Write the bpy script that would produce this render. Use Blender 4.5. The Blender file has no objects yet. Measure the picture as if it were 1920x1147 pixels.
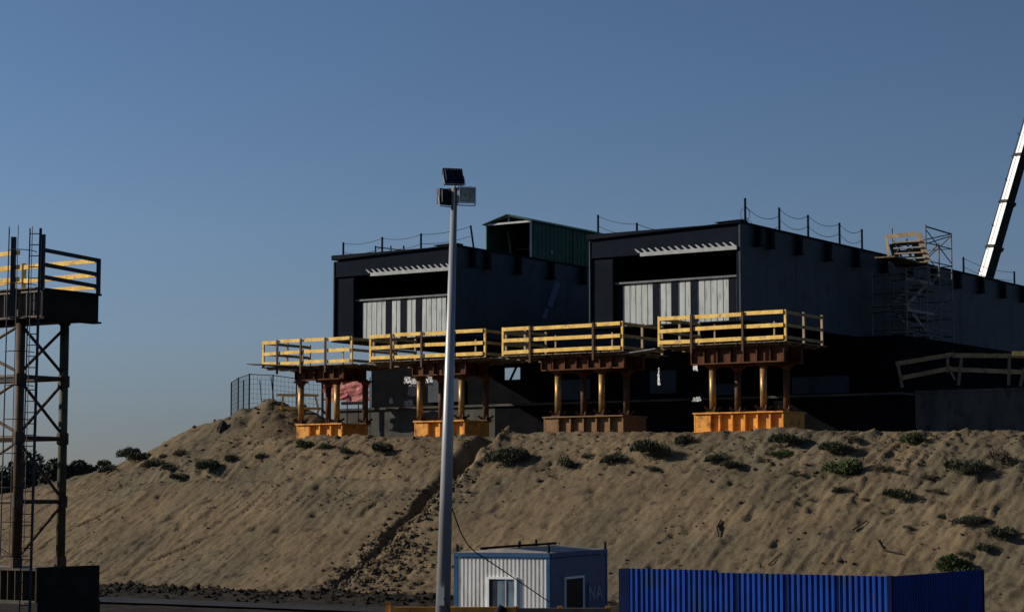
import bpy, math, random
import numpy as np
from mathutils import Vector
random.seed(7)
sc = bpy.context.scene
COL = sc.collection
R = math.radians
# ------------------------------------------------------------------ camera
F = 4000.0; HZ = 935.0; CAMZ = 4.1
PITCH = math.atan((HZ-573.5)/F)
cd = bpy.data.cameras.new('camera'); cam = bpy.data.objects.new('camera', cd); COL.objects.link(cam)
cam.location = (0, 0, CAMZ); cam.rotation_euler = (math.pi/2+PITCH, 0, 0)
cd.lens = F/1920*36; cd.sensor_width = 36; cd.clip_end = 8000; cd.clip_start = .5
sc.camera = cam
# ------------------------------------------------------------------ light
SUN_EL = R(24); SUN_AZ = R(93)       # azimuth measured from "towards the camera", turning left
sd = Vector((-math.sin(SUN_AZ)*math.cos(SUN_EL), -math.cos(SUN_AZ)*math.cos(SUN_EL), math.sin(SUN_EL)))
sl = bpy.data.lights.new('sun', 'SUN'); sl.energy = 5.0; sl.angle = R(.5); sl.color = (1, .90, .76)
so = bpy.data.objects.new('sun', sl); COL.objects.link(so); so.location = (-60, 20, 60)
so.rotation_euler = sd.to_track_quat('Z', 'Y').to_euler()
w = bpy.data.worlds.new('World'); sc.world = w; w.use_nodes = True
nt = w.node_tree; nt.nodes.clear()
sk = nt.nodes.new('ShaderNodeTexSky'); sk.sky_type = 'NISHITA'; sk.sun_disc = False
sk.sun_elevation = SUN_EL; sk.sun_rotation = math.atan2(sd.x, sd.y)
sk.altitude = 400; sk.air_density = .8; sk.dust_density = .35; sk.ozone_density = 3.2
bg = nt.nodes.new('ShaderNodeBackground'); bg.inputs['Strength'].default_value = .075
wo = nt.nodes.new('ShaderNodeOutputWorld')
# a dusty layer of air low over the horizon dims and greys the lowest degrees of sky
tcw = nt.nodes.new('ShaderNodeTexCoord'); sx_ = nt.nodes.new('ShaderNodeSeparateXYZ'); nt.links.new(tcw.outputs['Generated'], sx_.inputs[0])
crw = nt.nodes.new('ShaderNodeValToRGB'); nt.links.new(sx_.outputs['Z'], crw.inputs[0])
ce = crw.color_ramp.elements; ce[0].position = .0; ce[0].color = (.56, .50, .54, 1); ce[1].position = .20; ce[1].color = (.96, .99, 1.04, 1)
for p_, c_ in ((.035, (.65, .60, .65, 1)), (.075, (.87, .82, .85, 1)), (.125, (1.0, .97, 1.0, 1))):
    q_ = ce.new(p_); q_.color = c_
mw = nt.nodes.new('ShaderNodeMixRGB'); mw.blend_type = 'MULTIPLY'; mw.inputs[0].default_value = 1
nt.links.new(sk.outputs[0], mw.inputs[1]); nt.links.new(crw.outputs[0], mw.inputs[2])
# the half of the sky towards the sun is brighter
mr = nt.nodes.new('ShaderNodeMapRange'); nt.links.new(sx_.outputs['X'], mr.inputs['Value'])
mr.inputs['From Min'].default_value = -.35; mr.inputs['From Max'].default_value = .35; mr.inputs['To Min'].default_value = 1.10; mr.inputs['To Max'].default_value = .70
mw2 = nt.nodes.new('ShaderNodeVectorMath'); mw2.operation = 'SCALE'; nt.links.new(mw.outputs[0], mw2.inputs[0]); nt.links.new(mr.outputs[0], mw2.inputs['Scale'])
nt.links.new(mw2.outputs[0], bg.inputs['Color']); nt.links.new(bg.outputs[0], wo.inputs['Surface'])
sc.view_settings.view_transform = 'Standard'; sc.view_settings.look = 'None'
sc.view_settings.exposure = 0.0; sc.view_settings.gamma = 1

# ------------------------------------------------------------------ helpers
def P(px, py, Y):
    """the world point seen at photo pixel (px,py) at forward distance Y"""
    a = (px-960)/F; b = -(py-573.5)/F
    dy = math.cos(PITCH)-b*math.sin(PITCH); dz = math.sin(PITCH)+b*math.cos(PITCH)
    k = Y/dy
    return Vector((a*k, Y, CAMZ+dz*k))
class Frame:
    def __init__(s, x, y, yaw):
        s.o = Vector((x, y, 0)); q = R(yaw)
        s.u = Vector((math.sin(q), math.cos(q), 0)); s.w = Vector((-math.cos(q), math.sin(q), 0))
    def pt(s, a, b, z): return s.o+s.w*a+s.u*b+Vector((0, 0, z))
    def s_of(s, px, b):
        m = (px-960)/F*1.004
        x0 = s.o.x+s.u.x*b; y0 = s.o.y+s.u.y*b
        return (m*y0-x0)/(s.w.x-m*s.w.y)
    def t_of(s, px, a):
        m = (px-960)/F*1.004
        x0 = s.o.x+s.w.x*a; y0 = s.o.y+s.w.y*a
        return (m*y0-x0)/(s.u.x-m*s.u.y)
G = Frame(11.84, 93.75, 34)
WORLD = {}
def wpos(o): return WORLD.get(o.name, Vector((0, 0, 0)))
class MB:
    def __init__(s): s.v = []; s.f = []; s.mi = []
    def add(s, vs, fs):
        n = len(s.v); s.v += [tuple(v) for v in vs]; s.f += [tuple(i+n for i in f) for f in fs]; return s
    def hexa(s, p):   # 8 pts: bottom 4 ccw, top 4 ccw
        return s.add(p, [(3, 2, 1, 0), (4, 5, 6, 7), (0, 1, 5, 4), (1, 2, 6, 5), (2, 3, 7, 6), (3, 0, 4, 7)])
    def box(s, fr, a0, a1, b0, b1, z0, z1, z1b=None):
        # z1b: top height on the a1 side (cross fall)
        zb = z1 if z1b is None else z1b
        q = [fr.pt(a0, b0, z0), fr.pt(a1, b0, z0), fr.pt(a1, b1, z0), fr.pt(a0, b1, z0),
             fr.pt(a0, b0, z1), fr.pt(a1, b0, zb), fr.pt(a1, b1, zb), fr.pt(a0, b1, z1)]
        return s.hexa([q[0], q[3], q[2], q[1], q[4], q[7], q[6], q[5]])
    def beam(s, p, q, wd, ht, up=Vector((0, 0, 1))):
        p = Vector(p); q = Vector(q); d = (q-p).normalized()
        x = d.cross(up)
        if x.length < 1e-4: x = d.cross(Vector((0, 1, 0)))
        x.normalize(); y = x.cross(d).normalized()
        x = x*wd/2; y = y*ht/2
        return s.hexa([p-x-y, p+x-y, p+x+y, p-x+y, q-x-y, q+x-y, q+x+y, q-x+y])
    def tube(s, p, q, r, n=8, r2=None, cap=True):
        p = Vector(p); q = Vector(q); d = (q-p).normalized(); r2 = r if r2 is None else r2
        x = d.cross(Vector((0, 0, 1)))
        if x.length < 1e-3: x = Vector((1, 0, 0))
        x.normalize(); y = d.cross(x)
        vs = [p+(x*math.cos(2*math.pi*i/n)+y*math.sin(2*math.pi*i/n))*r for i in range(n)]
        vs += [q+(x*math.cos(2*math.pi*i/n)+y*math.sin(2*math.pi*i/n))*r2 for i in range(n)]
        fs = [(i, (i+1) % n, n+(i+1) % n, n+i) for i in range(n)]
        if cap: fs += [tuple(range(n))[::-1], tuple(range(n, 2*n))]
        return s.add(vs, fs)
    def path(s, pts, r, n=6):
        for i in range(len(pts)-1): s.tube(pts[i], pts[i+1], r, n)
        return s
    def build(s, name, mat, parent=None, smooth=False):
        me = bpy.data.meshes.new(name)
        off = wpos(parent) if parent else Vector((0, 0, 0))
        if parent is None and s.v:
            a = np.array(s.v); c = a.mean(axis=0); off = Vector((c[0], c[1], a[:, 2].min()))
        me.from_pydata([(v[0]-off.x, v[1]-off.y, v[2]-off.z) for v in s.v], [], s.f); me.update()
        if isinstance(mat, (list, tuple)):
            for m in mat: me.materials.append(m)
        else: me.materials.append(mat)
        if smooth: me.polygons.foreach_set('use_smooth', [True]*len(me.polygons))
        o = bpy.data.objects.new(name, me); COL.objects.link(o)
        if parent: o.parent = parent
        else: o.location = off
        WORLD[o.name] = off
        return o
def tag(o, label=None, cat=None, group=None, kind=None):
    if label: o['label'] = label
    if cat: o['category'] = cat
    if group: o['group'] = group
    if kind: o['kind'] = kind
    return o
def thing(name, loc, label, cat, group=None):
    o = bpy.data.objects.new(name, None); COL.objects.link(o); o.location = loc; o.empty_display_size = .3
    WORLD[o.name] = Vector(loc)
    return tag(o, label, cat, group)
def sag(p, q, d, n=10):
    p = Vector(p); q = Vector(q)
    return [p.lerp(q, i/n)-Vector((0, 0, 4*d*(i/n)*(1-i/n))) for i in range(n+1)]

# ------------------------------------------------------------------ materials
def mat(name, c1, c2=None, rough=.7, metal=0., scale=3., bump=0., bscale=20., stretch=None, spots=None, spot_scale=6., lo=.35, hi=.65, spec=.22):
    m = bpy.data.materials.new(name); m.use_nodes = True; t = m.node_tree; b = t.nodes['Principled BSDF']
    b.inputs['Roughness'].default_value = rough; b.inputs['Metallic'].default_value = metal
    if spec is not None: b.inputs['Specular IOR Level'].default_value = spec
    tc = t.nodes.new('ShaderNodeTexCoord'); mp = t.nodes.new('ShaderNodeMapping')
    t.links.new(tc.outputs['Object'], mp.inputs[0])
    if stretch: mp.inputs['Scale'].default_value = stretch
    n = t.nodes.new('ShaderNodeTexNoise'); n.inputs['Scale'].default_value = scale; n.inputs['Detail'].default_value = 6; n.inputs['Roughness'].default_value = .6
    t.links.new(mp.outputs[0], n.inputs['Vector'])
    cr = t.nodes.new('ShaderNodeValToRGB'); cr.color_ramp.elements[0].position = lo; cr.color_ramp.elements[1].position = hi
    c2 = c2 or tuple(x*.7 for x in c1)
    cr.color_ramp.elements[0].color = (*c2, 1); cr.color_ramp.elements[1].color = (*c1, 1)
    t.links.new(n.outputs['Fac'], cr.inputs[0]); out = cr.outputs[0]
    if spots:
        n2 = t.nodes.new('ShaderNodeTexNoise'); n2.inputs['Scale'].default_value = spot_scale; n2.inputs['Detail'].default_value = 8
        t.links.new(mp.outputs[0], n2.inputs['Vector'])
        r2 = t.nodes.new('ShaderNodeValToRGB'); r2.color_ramp.elements[0].position = .56; r2.color_ramp.elements[1].position = .68
        t.links.new(n2.outputs['Fac'], r2.inputs[0])
        mx = t.nodes.new('ShaderNodeMixRGB'); t.links.new(r2.outputs[0], mx.inputs[0]); t.links.new(out, mx.inputs[1]); mx.inputs[2].default_value = (*spots, 1)
        out = mx.outputs[0]
    t.links.new(out, b.inputs['Base Color'])
    if bump:
        n3 = t.nodes.new('ShaderNodeTexNoise'); n3.inputs['Scale'].default_value = bscale; n3.inputs['Detail'].default_value = 5
        t.links.new(tc.outputs['Object'], n3.inputs['Vector'])
        bp = t.nodes.new('ShaderNodeBump'); bp.inputs['Strength'].default_value = bump; bp.inputs['Distance'].default_value = .05
        t.links.new(n3.outputs['Fac'], bp.inputs['Height']); t.links.new(bp.outputs[0], b.inputs['Normal'])
    return m
M = {
 'sand': mat('sand', (.165, .124, .074), (.10, .075, .046), .95, scale=.35, bump=.55, bscale=5, spots=(.07, .054, .037), spot_scale=1.6, lo=.3, hi=.7, spec=.1),
 'soil': mat('soil', (.034, .028, .021), (.012, .010, .009), .95, scale=1.2, bump=.8, bscale=5, spec=.1),
 'clod': mat('clod', (.12, .09, .058), (.06, .046, .031), .95, scale=2.5, bump=.6, bscale=9, spec=.1),
 'road': mat('road', (.035, .033, .029), (.016, .015, .014), .6, scale=.5, bump=.3, bscale=8),
 'steel': mat('steel', (.031, .049, .066), (.017, .029, .042), .6, scale=.45, bump=.05, bscale=3, spots=(.015, .02, .027), spot_scale=1.1, spec=.25),
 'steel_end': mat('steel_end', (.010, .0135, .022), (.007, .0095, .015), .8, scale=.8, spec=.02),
 'steel_dark': mat('steel_dark', (.008, .011, .018), (.005, .007, .011), .75, scale=1, spec=.05),
 'black': mat('black', (.006, .006, .008), (.003, .003, .004), .8, scale=2, spec=.2),
 'pale_panel': mat('pale_panel', (.45, .48, .46), (.33, .36, .35), .6, scale=1.2, stretch=(3, 3, .4), spots=(.24, .25, .24), spot_scale=3),
 'pale_steel': mat('pale_steel', (.38, .39, .385), (.26, .27, .27), .6, scale=4),
 'grey_edge': mat('grey_edge', (.16, .17, .18), (.1, .1, .11), .5, scale=4),
 'yellow': mat('yellow_timber', (.92, .62, .17), (.62, .38, .10), .8, scale=2.6, spots=(.42, .30, .15), spot_scale=5, spec=.2),
 'brown_steel': mat('brown_steel', (.10, .05, .025), (.05, .025, .014), .7, scale=5),
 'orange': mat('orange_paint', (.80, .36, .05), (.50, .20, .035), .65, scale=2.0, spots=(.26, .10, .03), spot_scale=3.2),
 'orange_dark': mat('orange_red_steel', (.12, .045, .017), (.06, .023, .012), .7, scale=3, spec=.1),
 'shaded_orange': mat('shaded_orange_paint', (.22, .12, .05), (.15, .08, .035), .7, scale=2.5, spots=(.10, .05, .025), spot_scale=5),  # duller orange: the shade on one pedestal put into its colour
 'concrete': mat('concrete', (.085, .083, .076), (.045, .044, .04), .9, scale=.9, stretch=(1, 1, .5), bump=.2, bscale=7, spots=(.035, .035, .034), spot_scale=2, spec=.15),
 'shade_black': mat('shade_black', (.007, .007, .009), (.004, .004, .005), .9, scale=1.2, spec=.02),  # near-black that puts shade under girders and in hollows into the colour
 'green': mat('green_sheet', (.016, .075, .052), (.01, .052, .036), .6, scale=1.2, spots=(.02, .045, .035), spot_scale=2.5),
 'blue': mat('blue_paint', (.002, .042, .25), (.002, .028, .16), .5, scale=1.5, spots=(.012, .035, .11), spot_scale=2.2, spec=.15, bump=.25, bscale=1.3),
 'cab_blue': mat('cabin_blue', (.03, .10, .22), (.022, .07, .15), .5, scale=2),
 'cab_wall': mat('cabin_side', (.10, .14, .22), (.08, .11, .175), .6, scale=1.5),
 'white': mat('white_sheet', (.78, .77, .74), (.66, .65, .62), .5, scale=2, stretch=(1, 1, .3), spots=(.55, .53, .48), spot_scale=3),
 'white_frame': mat('white_frame', (.85, .85, .85), (.78, .78, .78), .4, scale=2),
 'roof': mat('roof_sheet', (.30, .28, .26), (.17, .165, .16), .7, scale=1.2),
 'galv': mat('galvanised', (.46, .47, .47), (.34, .35, .35), .5, scale=3, metal=.0, stretch=(1, 1, .2)),
 'dark_metal': mat('dark_metal', (.03, .035, .045), (.018, .02, .028), .5, scale=4),
 'tower': mat('tower_steel', (.095, .058, .028), (.038, .022, .015), .65, scale=2.5, spots=(.10, .05, .03), spot_scale=5),
 'tower_green': mat('tower_olive_steel', (.085, .082, .045), (.042, .04, .025), .65, scale=2.5),
 'beam_grey': mat('beam_grey', (.17, .15, .12), (.09, .08, .07), .7, scale=1.8, spots=(.1, .06, .04), spot_scale=4),
 'tube_grey': mat('tube_grey', (.20, .19, .165), (.11, .10, .09), .5, scale=4),
 'timber': mat('weathered_timber', (.21, .16, .105), (.11, .085, .058), .85, scale=3, stretch=(1, 1, 4)),
 'ply': mat('plywood', (.42, .32, .2), (.27, .2, .13), .8, scale=2),
 'pink': mat('red_tarp', (.36, .12, .11), (.23, .065, .065), .8, scale=3, spots=(.42, .26, .24), spot_scale=4),
 'film': mat('plastic_film', (.42, .43, .45), (.26, .27, .28), .35, scale=4),
 'rope': mat('rope', (.08, .09, .11), (.05, .055, .07), .8, scale=5),
 'crane_white': mat('crane_paint', (.86, .86, .84), (.8, .8, .78), .35, scale=1),
 'crane_dark': mat('crane_collar', (.03, .03, .035), (.02, .02, .022), .5, scale=1),
 'leaf': mat('shrub_leaf', (.082, .084, .052), (.034, .038, .025), .8, scale=6, spec=.2),
 'leaf_green': mat('green_shrub_leaf', (.075, .10, .038), (.035, .052, .02), .8, scale=6, spec=.2),
 'leaf_dry': mat('dry_shrub_leaf', (.11, .088, .06), (.055, .045, .032), .85, scale=6, spec=.2),
 'tree_leaf': mat('tree_leaf', (.045, .055, .038), (.022, .028, .022), .8, scale=1.5, spec=.2),
 'bark': mat('bark', (.06, .045, .035), (.03, .025, .02), .9, scale=5),
 'rock': mat('rock', (.05, .04, .035), (.025, .02, .018), .9, scale=2, bump=.5, bscale=6),
}
def enrich_sand(m):
    t = m.node_tree; b = t.nodes['Principled BSDF']; N = t.nodes; tc = [n for n in N if n.type == 'TEX_COORD'][0]
    src = b.inputs['Base Color'].links[0].from_socket
    n = N.new('ShaderNodeTexNoise'); n.inputs['Scale'].default_value = .16; n.inputs['Detail'].default_value = 4; t.links.new(tc.outputs['Object'], n.inputs['Vector'])
    r = N.new('ShaderNodeValToRGB'); r.color_ramp.elements[0].position = .44; r.color_ramp.elements[1].position = .6; t.links.new(n.outputs['Fac'], r.inputs[0])
    mx = N.new('ShaderNodeMixRGB'); mx.blend_type = 'MULTIPLY'; mx.inputs[2].default_value = (.78, .86, .92, 1); t.links.new(r.outputs[0], mx.inputs[0]); t.links.new(src, mx.inputs[1])
    n2 = N.new('ShaderNodeTexNoise'); n2.inputs['Scale'].default_value = 14; n2.inputs['Detail'].default_value = 6; n2.inputs['Roughness'].default_value = .75; t.links.new(tc.outputs['Object'], n2.inputs['Vector'])
    r2 = N.new('ShaderNodeValToRGB'); r2.color_ramp.elements[0].position = .3; r2.color_ramp.elements[0].color = (.62, .6, .58, 1); r2.color_ramp.elements[1].position = .7; r2.color_ramp.elements[1].color = (1.3, 1.3, 1.3, 1); t.links.new(n2.outputs['Fac'], r2.inputs[0])
    m2 = N.new('ShaderNodeMixRGB'); m2.blend_type = 'MULTIPLY'; m2.inputs[0].default_value = .8; t.links.new(mx.outputs[0], m2.inputs[1]); t.links.new(r2.outputs[0], m2.inputs[2])
    t.links.new(m2.outputs[0], b.inputs['Base Color'])
    bp = [q for q in N if q.type == 'BUMP'][0]
    b2 = N.new('ShaderNodeBump'); b2.inputs['Strength'].default_value = .55; b2.inputs['Distance'].default_value = .12
    n3 = N.new('ShaderNodeTexNoise'); n3.inputs['Scale'].default_value = 2.2; n3.inputs['Detail'].default_value = 7; n3.inputs['Roughness'].default_value = .7; t.links.new(tc.outputs['Object'], n3.inputs['Vector'])
    t.links.new(n3.outputs['Fac'], b2.inputs['Height']); t.links.new(bp.outputs[0], b2.inputs['Normal']); t.links.new(b2.outputs[0], b.inputs['Normal'])
enrich_sand(M['sand'])
def glass(name, c, rough=.12):
    m = bpy.data.materials.new(name); m.use_nodes = True; b = m.node_tree.nodes['Principled BSDF']
    n = m.node_tree.nodes.new('ShaderNodeTexNoise'); n.inputs['Scale'].default_value = 2.2
    cr = m.node_tree.nodes.new('ShaderNodeValToRGB')
    cr.color_ramp.elements[0].color = (*[x*.5 for x in c], 1); cr.color_ramp.elements[1].color = (*c, 1)
    cr.color_ramp.elements[0].position = .35; cr.color_ramp.elements[1].position = .62
    m.node_tree.links.new(n.outputs['Fac'], cr.inputs[0]); m.node_tree.links.new(cr.outputs[0], b.inputs['Base Color'])
    b.inputs['Roughness'].default_value = rough
    return m
M['glass'] = glass('window_glass', (.16, .22, .27)); M['glass_dark'] = mat('dark_glass', (.012, .015, .02), (.008, .01, .013), .5, scale=2, spec=.08)
M['lamp_glass'] = glass('lamp_glass', (.42, .46, .38), .3)

# ------------------------------------------------------------------ terrain
def _h(i, j, k):
    x = np.sin(i*127.1+j*311.7+k*74.7)*43758.5453
    return x-np.floor(x)
def vn(x, y, k=0):
    xi = np.floor(x); yi = np.floor(y); fx = x-xi; fy = y-yi
    fx = fx*fx*(3-2*fx); fy = fy*fy*(3-2*fy)
    return (_h(xi, yi, k)*(1-fx)+_h(xi+1, yi, k)*fx)*(1-fy)+(_h(xi, yi+1, k)*(1-fx)+_h(xi+1, yi+1, k)*fx)*fy
def fbm(x, y, k=0, o=4):
    v = 0; a = .5
    for i in range(o): v = v+a*(vn(x, y, k+i)-.5); x = x*2.03; y = y*2.03; a *= .5
    return v
def sst(x, a, b):
    q = np.clip((x-a)/(b-a), 0, 1); return q*q*(3-2*q)
_fr = random.Random(11)
FOOT = [(_fr.uniform(-8, 32), _fr.uniform(-13, -2.5), _fr.uniform(.10, .24), _fr.uniform(.10, .24)) for _ in range(70)]
def H(s, t):
    s = np.asarray(s, float); t = np.asarray(t, float)
    zc = np.interp(s, [-90, -20, -12, 0, 25, 30, 34, 38, 43, 49, 60, 90, 130], [6.4, 6.6, 6.8, 7.06, 7.06, 7.0, 6.6, 5.8, 5.1, 4.1, 3.2, 1.2, 0])
    r = np.clip((t+14.3+.5*fbm(s*.12, s*0, 3))/13.5, 0, 1)
    f = .72*r+.28*r*r*(3-2*r)
    z = zc*f
    slope = sst(r, .0, .06)*(1-sst(t, -.9, .2))
    # spoil mound at the left end
    m = 2.05*np.exp(-((s-31.7)/2.8)**2-((t-3.0)/2.4)**2)+1.75*np.exp(-((s-37.0)/4.3)**2-((t-2.6)/2.7)**2)+.7*np.exp(-((s-28.6)/1.6)**2-((t-4.2)/1.8)**2)
    z = z+m*(1+.5*fbm(s*1.1, t*1.1, 9))
    # broad shapes
    z = z+slope*.45*fbm(s*.16, t*.12, 21)
    # rills down the fall line
    wob = 1.2*fbm(s*.25, t*.3, 31)
    rl = np.abs(fbm((s+wob)*1.05, t*.11, 33, 3))*2
    rr = np.abs(fbm((s+wob)*2.9, t*.28, 37, 3))*2
    rough_r = .55+.9*sst(-s, -4, 4)+.55*sst(s, 17, 22)-.25*sst(s, 8, 12)*sst(-s, -15, -13)
    z = z+slope*rough_r*(.11*rl+.10*rr+.08*np.abs(fbm((s+wob)*6.5, t*.7, 39, 3))*2)
    # lumps near the crest, smoother belly
    top = sst(t, -6.5, -3.2)*(1-sst(t, .0, .8))
    mid = sst(t, -11, -6)
    z = z+slope*top*(.24*fbm(s*1.5, t*1.5, 41)+.17*fbm(s*4, t*3.2, 43))
    right = sst(-s, -1, 5)
    z = z+slope*right*mid*(.55*fbm(s*.9+t*.3, t*.5, 47)+.35*np.abs(fbm(s*2.1, t*.55, 48)))
    z = z+slope*(.10*fbm(s*2.4, t*1.7, 51)+.09*fbm(s*7, t*5, 53)-.16*np.clip(fbm(s*3.1, t*1.4, 55)-.17, 0, 1)*3)
    # bench line near the crest on the left
    z = z-.35*slope*sst(s, 16, 19)*np.exp(-((t+4.6+.8*fbm(s*.3, s*0, 5))/.35)**2)*.5
    # gully
    gc = 14.6+.05*(t+8)+1.1*fbm(t*.35, t*0, 61, 3)+.5*fbm(t*1.3, t*0, 63, 3)
    gw = .26+.36*sst(t, -9, -2)+.16*fbm(t*1.2, t*0, 65)
    gd = (.35+.75*sst(t, -10, -4))*sst(t, -14.3, -12.5)*(1-sst(t, -.9, .1))
    z = z-gd*np.exp(-np.abs((s-gc)/gw)**3)
    z = z+.22*gd*np.exp(-((s-gc+1.0)/.5)**2)*(1+2*fbm(s*3, t*3, 67))
    # rubble fan at the gully foot
    fan = np.exp(-((s-13.0)/2.2)**2)*sst(t, -15, -13)*(1-sst(t, -11, -8.5))
    for (sa_, ta_, rr_, dd_) in FOOT: z = z-dd_*np.exp(-(((s-sa_)**2+((t-ta_)*.8)**2)/rr_**2))
    z = z+fan*(.35*fbm(s*2.2, t*2.2, 71)+.2*fbm(s*5, t*5, 73))
    fan2 = np.exp(-((s-gc)/1.1)**2)*sst(t, -14, -12.5)*(1-sst(t, -8, -6))
    z = z+fan2*(.3*fbm(s*3, t*2, 75))
    # small crack lines
    for (sa, ta, sb, tb, dp) in ((24.5, -9.0, 26.6, -11.6, .22), (33, -6.2, 34.8, -9.4, .18), (17.0, -6.4, 17.4, -8.3, .15)):
        L = math.hypot(sb-sa, tb-ta); ux = (sb-sa)/L; uy = (tb-ta)/L
        al = (s-sa)*ux+(t-ta)*uy; di = (s-sa)*uy-(t-ta)*ux
        z = z-dp*np.exp(-(di/.09)**2)*sst(al, 0, .4)*(1-sst(al, L-.4, L))
    # plateau roughness, toe ridge
    z = z+.12*fbm(s*.8, t*.8, 81)*sst(t, -1, 1)*(1-sst(t, 30, 60))
    toe = sst(t, -18.6, -16.4)*(1-sst(t, -14.8, -13.2))
    z = z+toe*(.30+.75*fbm(s*.9, t*1.3, 83)+.45*fbm(s*3, t*3, 85))*.75
    z = z+.06*fbm(s*.7, t*.7, 87)*(t < -18)+.28*np.abs(fbm(s*.8, t*.8, 88))*sst(-t, 23.5, 25)*(1-sst(-t, 34, 38))
    # far ground falls away behind the works
    z = z*(1-sst(t, 70, 130))+0*s
    return z
def hit(px, py):
    a = (px-960)/F; b = -(py-573.5)/F
    d = np.array([a, math.cos(PITCH)-b*math.sin(PITCH), math.sin(PITCH)+b*math.cos(PITCH)])
    k = np.arange(62, 140, .05)/d[1]
    x = d[0]*k; y = d[1]*k; z = CAMZ+d[2]*k
    s = (x-G.o.x)*G.w.x+(y-G.o.y)*G.w.y; t = (x-G.o.x)*G.u.x+(y-G.o.y)*G.u.y
    hz = H(s, t); i = np.where(z <= hz)[0]
    if len(i) == 0: i = [int(np.argmin(z-hz))]
    i = i[0]; return Vector((x[i], y[i], float(hz[i])))
def grid_axis(lo, hi, st, far):
    a = list(np.arange(lo, hi, st)); d = st; x = a[-1]
    while x < far: d *= 1.22; x += d; a.append(x)
    d = st; x = a[0]; b = []
    while x > -far: d *= 1.22; x -= d; b.append(x)
    return np.array(b[::-1]+a)
SA = grid_axis(-19, 50, .105, 3500); TA = grid_axis(-19, 1.2, .085, 3500)
SS, TT = np.meshgrid(SA, TA, indexing='ij')
ZZ = H(SS, TT)
XX = G.o.x+G.w.x*SS+G.u.x*TT; YY = G.o.y+G.w.y*SS+G.u.y*TT
def make_ground():
    ns, ntt = SS.shape
    co = np.stack([XX, YY, ZZ], -1).reshape(-1, 3)
    idx = np.arange(ns*ntt).reshape(ns, ntt)
    q = np.stack([idx[:-1, :-1], idx[:-1, 1:], idx[1:, 1:], idx[1:, :-1]], -1).reshape(-1, 4)
    me = bpy.data.meshes.new('ground'); nf = len(q)
    me.vertices.add(len(co)); me.vertices.foreach_set('co', co.ravel())
    me.loops.add(nf*4); me.loops.foreach_set('vertex_index', q.ravel())
    me.polygons.add(nf); me.polygons.foreach_set('loop_start', np.arange(nf)*4)
    me.polygons.foreach_set('loop_total', np.full(nf, 4))
    tc = ((TT[:-1, :-1]+TT[1:, 1:])/2).ravel(); s2 = ((SS[:-1, :-1]+SS[1:, 1:])/2).ravel()
    dark = (tc+1.6*fbm(s2*.5, tc*.6, 91)+.9*fbm(s2*3, tc*3, 93)) < -15.0
    me.materials.append(M['sand']); me.materials.append(M['soil'])
    me.polygons.foreach_set('material_index', dark.astype(np.int32))
    me.polygons.foreach_set('use_smooth', np.ones(nf, bool))
    me.update(calc_edges=True); me.validate()
    o = bpy.data.objects.new('ground', me); COL.objects.link(o); tag(o, 'sandy construction embankment and bare ground', None, None, 'structure')
make_ground()
def gz(s, t): return float(H(s, t))
rd = MB()
pts = []
for x in np.arange(-60, 121, 1.5):
    e = -20.2+.5*float(fbm(x*.3, 1.0, 5)); pts.append((x, e))
vs = []; fs = []
for i, (x, e) in enumerate(pts):
    vs += [G.pt(x, e, .075), G.pt(x, -23.2+.6*float(fbm(x*.4, 3.0, 6)), .085)]
    if i: fs.append((2*i-2, 2*i-1, 2*i+1, 2*i))
rd.add(vs, fs); tag(rd.build('road', M['road']), 'dark site road along the foot of the slope', None, None, 'structure')

# rubble and clods (uncountable)
def blob(mb, c, r, rng, n=6):
    vs = []; ring = []
    for k, (zz, rr) in enumerate(((-.5, .75), (.25, .9), (.75, .45))):
        for i in range(n):
            a = 2*math.pi*(i+.5*k)/n; q = r*rr*rng.uniform(.75, 1.2)
            vs.append((c[0]+math.cos(a)*q, c[1]+math.sin(a)*q, c[2]+r*zz*rng.uniform(.7, 1.1)*.8))
    vs.append((c[0], c[1], c[2]+r*.85)); fs = []
    for k in range(2):
        for i in range(n): fs.append((k*n+i, k*n+(i+1) % n, (k+1)*n+(i+1) % n, (k+1)*n+i))
    for i in range(n): fs.append((2*n+i, 2*n+(i+1) % n, 3*n))
    mb.add(vs, fs)
rng = random.Random(3)
cl = MB(); dk = MB()
def scatter(mb, n, sf, rmin, rmax):
    for _ in range(n):
        s, t = sf(); r = rmin+(rmax-rmin)*rng.random()**3
        p = G.pt(s, t, gz(s, t)+r*.15); blob(mb, p, r, rng)
scatter(cl, 900, lambda: (rng.gauss(13.9, .8), rng.uniform(-13.5, -5)), .03, .17)
scatter(cl, 450, lambda: (rng.gauss(12.6, 1.4), rng.uniform(-14.6, -10)), .03, .16)
scatter(cl, 1100, lambda: (rng.uniform(-15, 36), rng.uniform(-5, -.7)), .02, .12)
scatter(cl, 500, lambda: (rng.uniform(-15, 2), rng.uniform(-13, -1)), .02, .1)
scatter(cl, 320, lambda: (rng.uniform(-5, 45), rng.uniform(-14, -5)), .015, .08)
scatter(cl, 200, lambda: (rng.gauss(31, 2.5), rng.gauss(2.5, 2)), .03, .14)
scatter(cl, 260, lambda: (rng.gauss(20, 4), rng.uniform(-7.5, -6)), .02, .08)
scatter(dk, 2600, lambda: (rng.uniform(2, 46), rng.gauss(-16.4, .9)), .02, .17)
tag(cl.build('rubble', M['clod']), 'clods of dry earth strewn down the slope', 'rubble', None, 'stuff')
tag(dk.build('dark_soil_clods', M['soil']), 'dark soil heap along the foot of the slope', 'soil', None, 'stuff')

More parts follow.
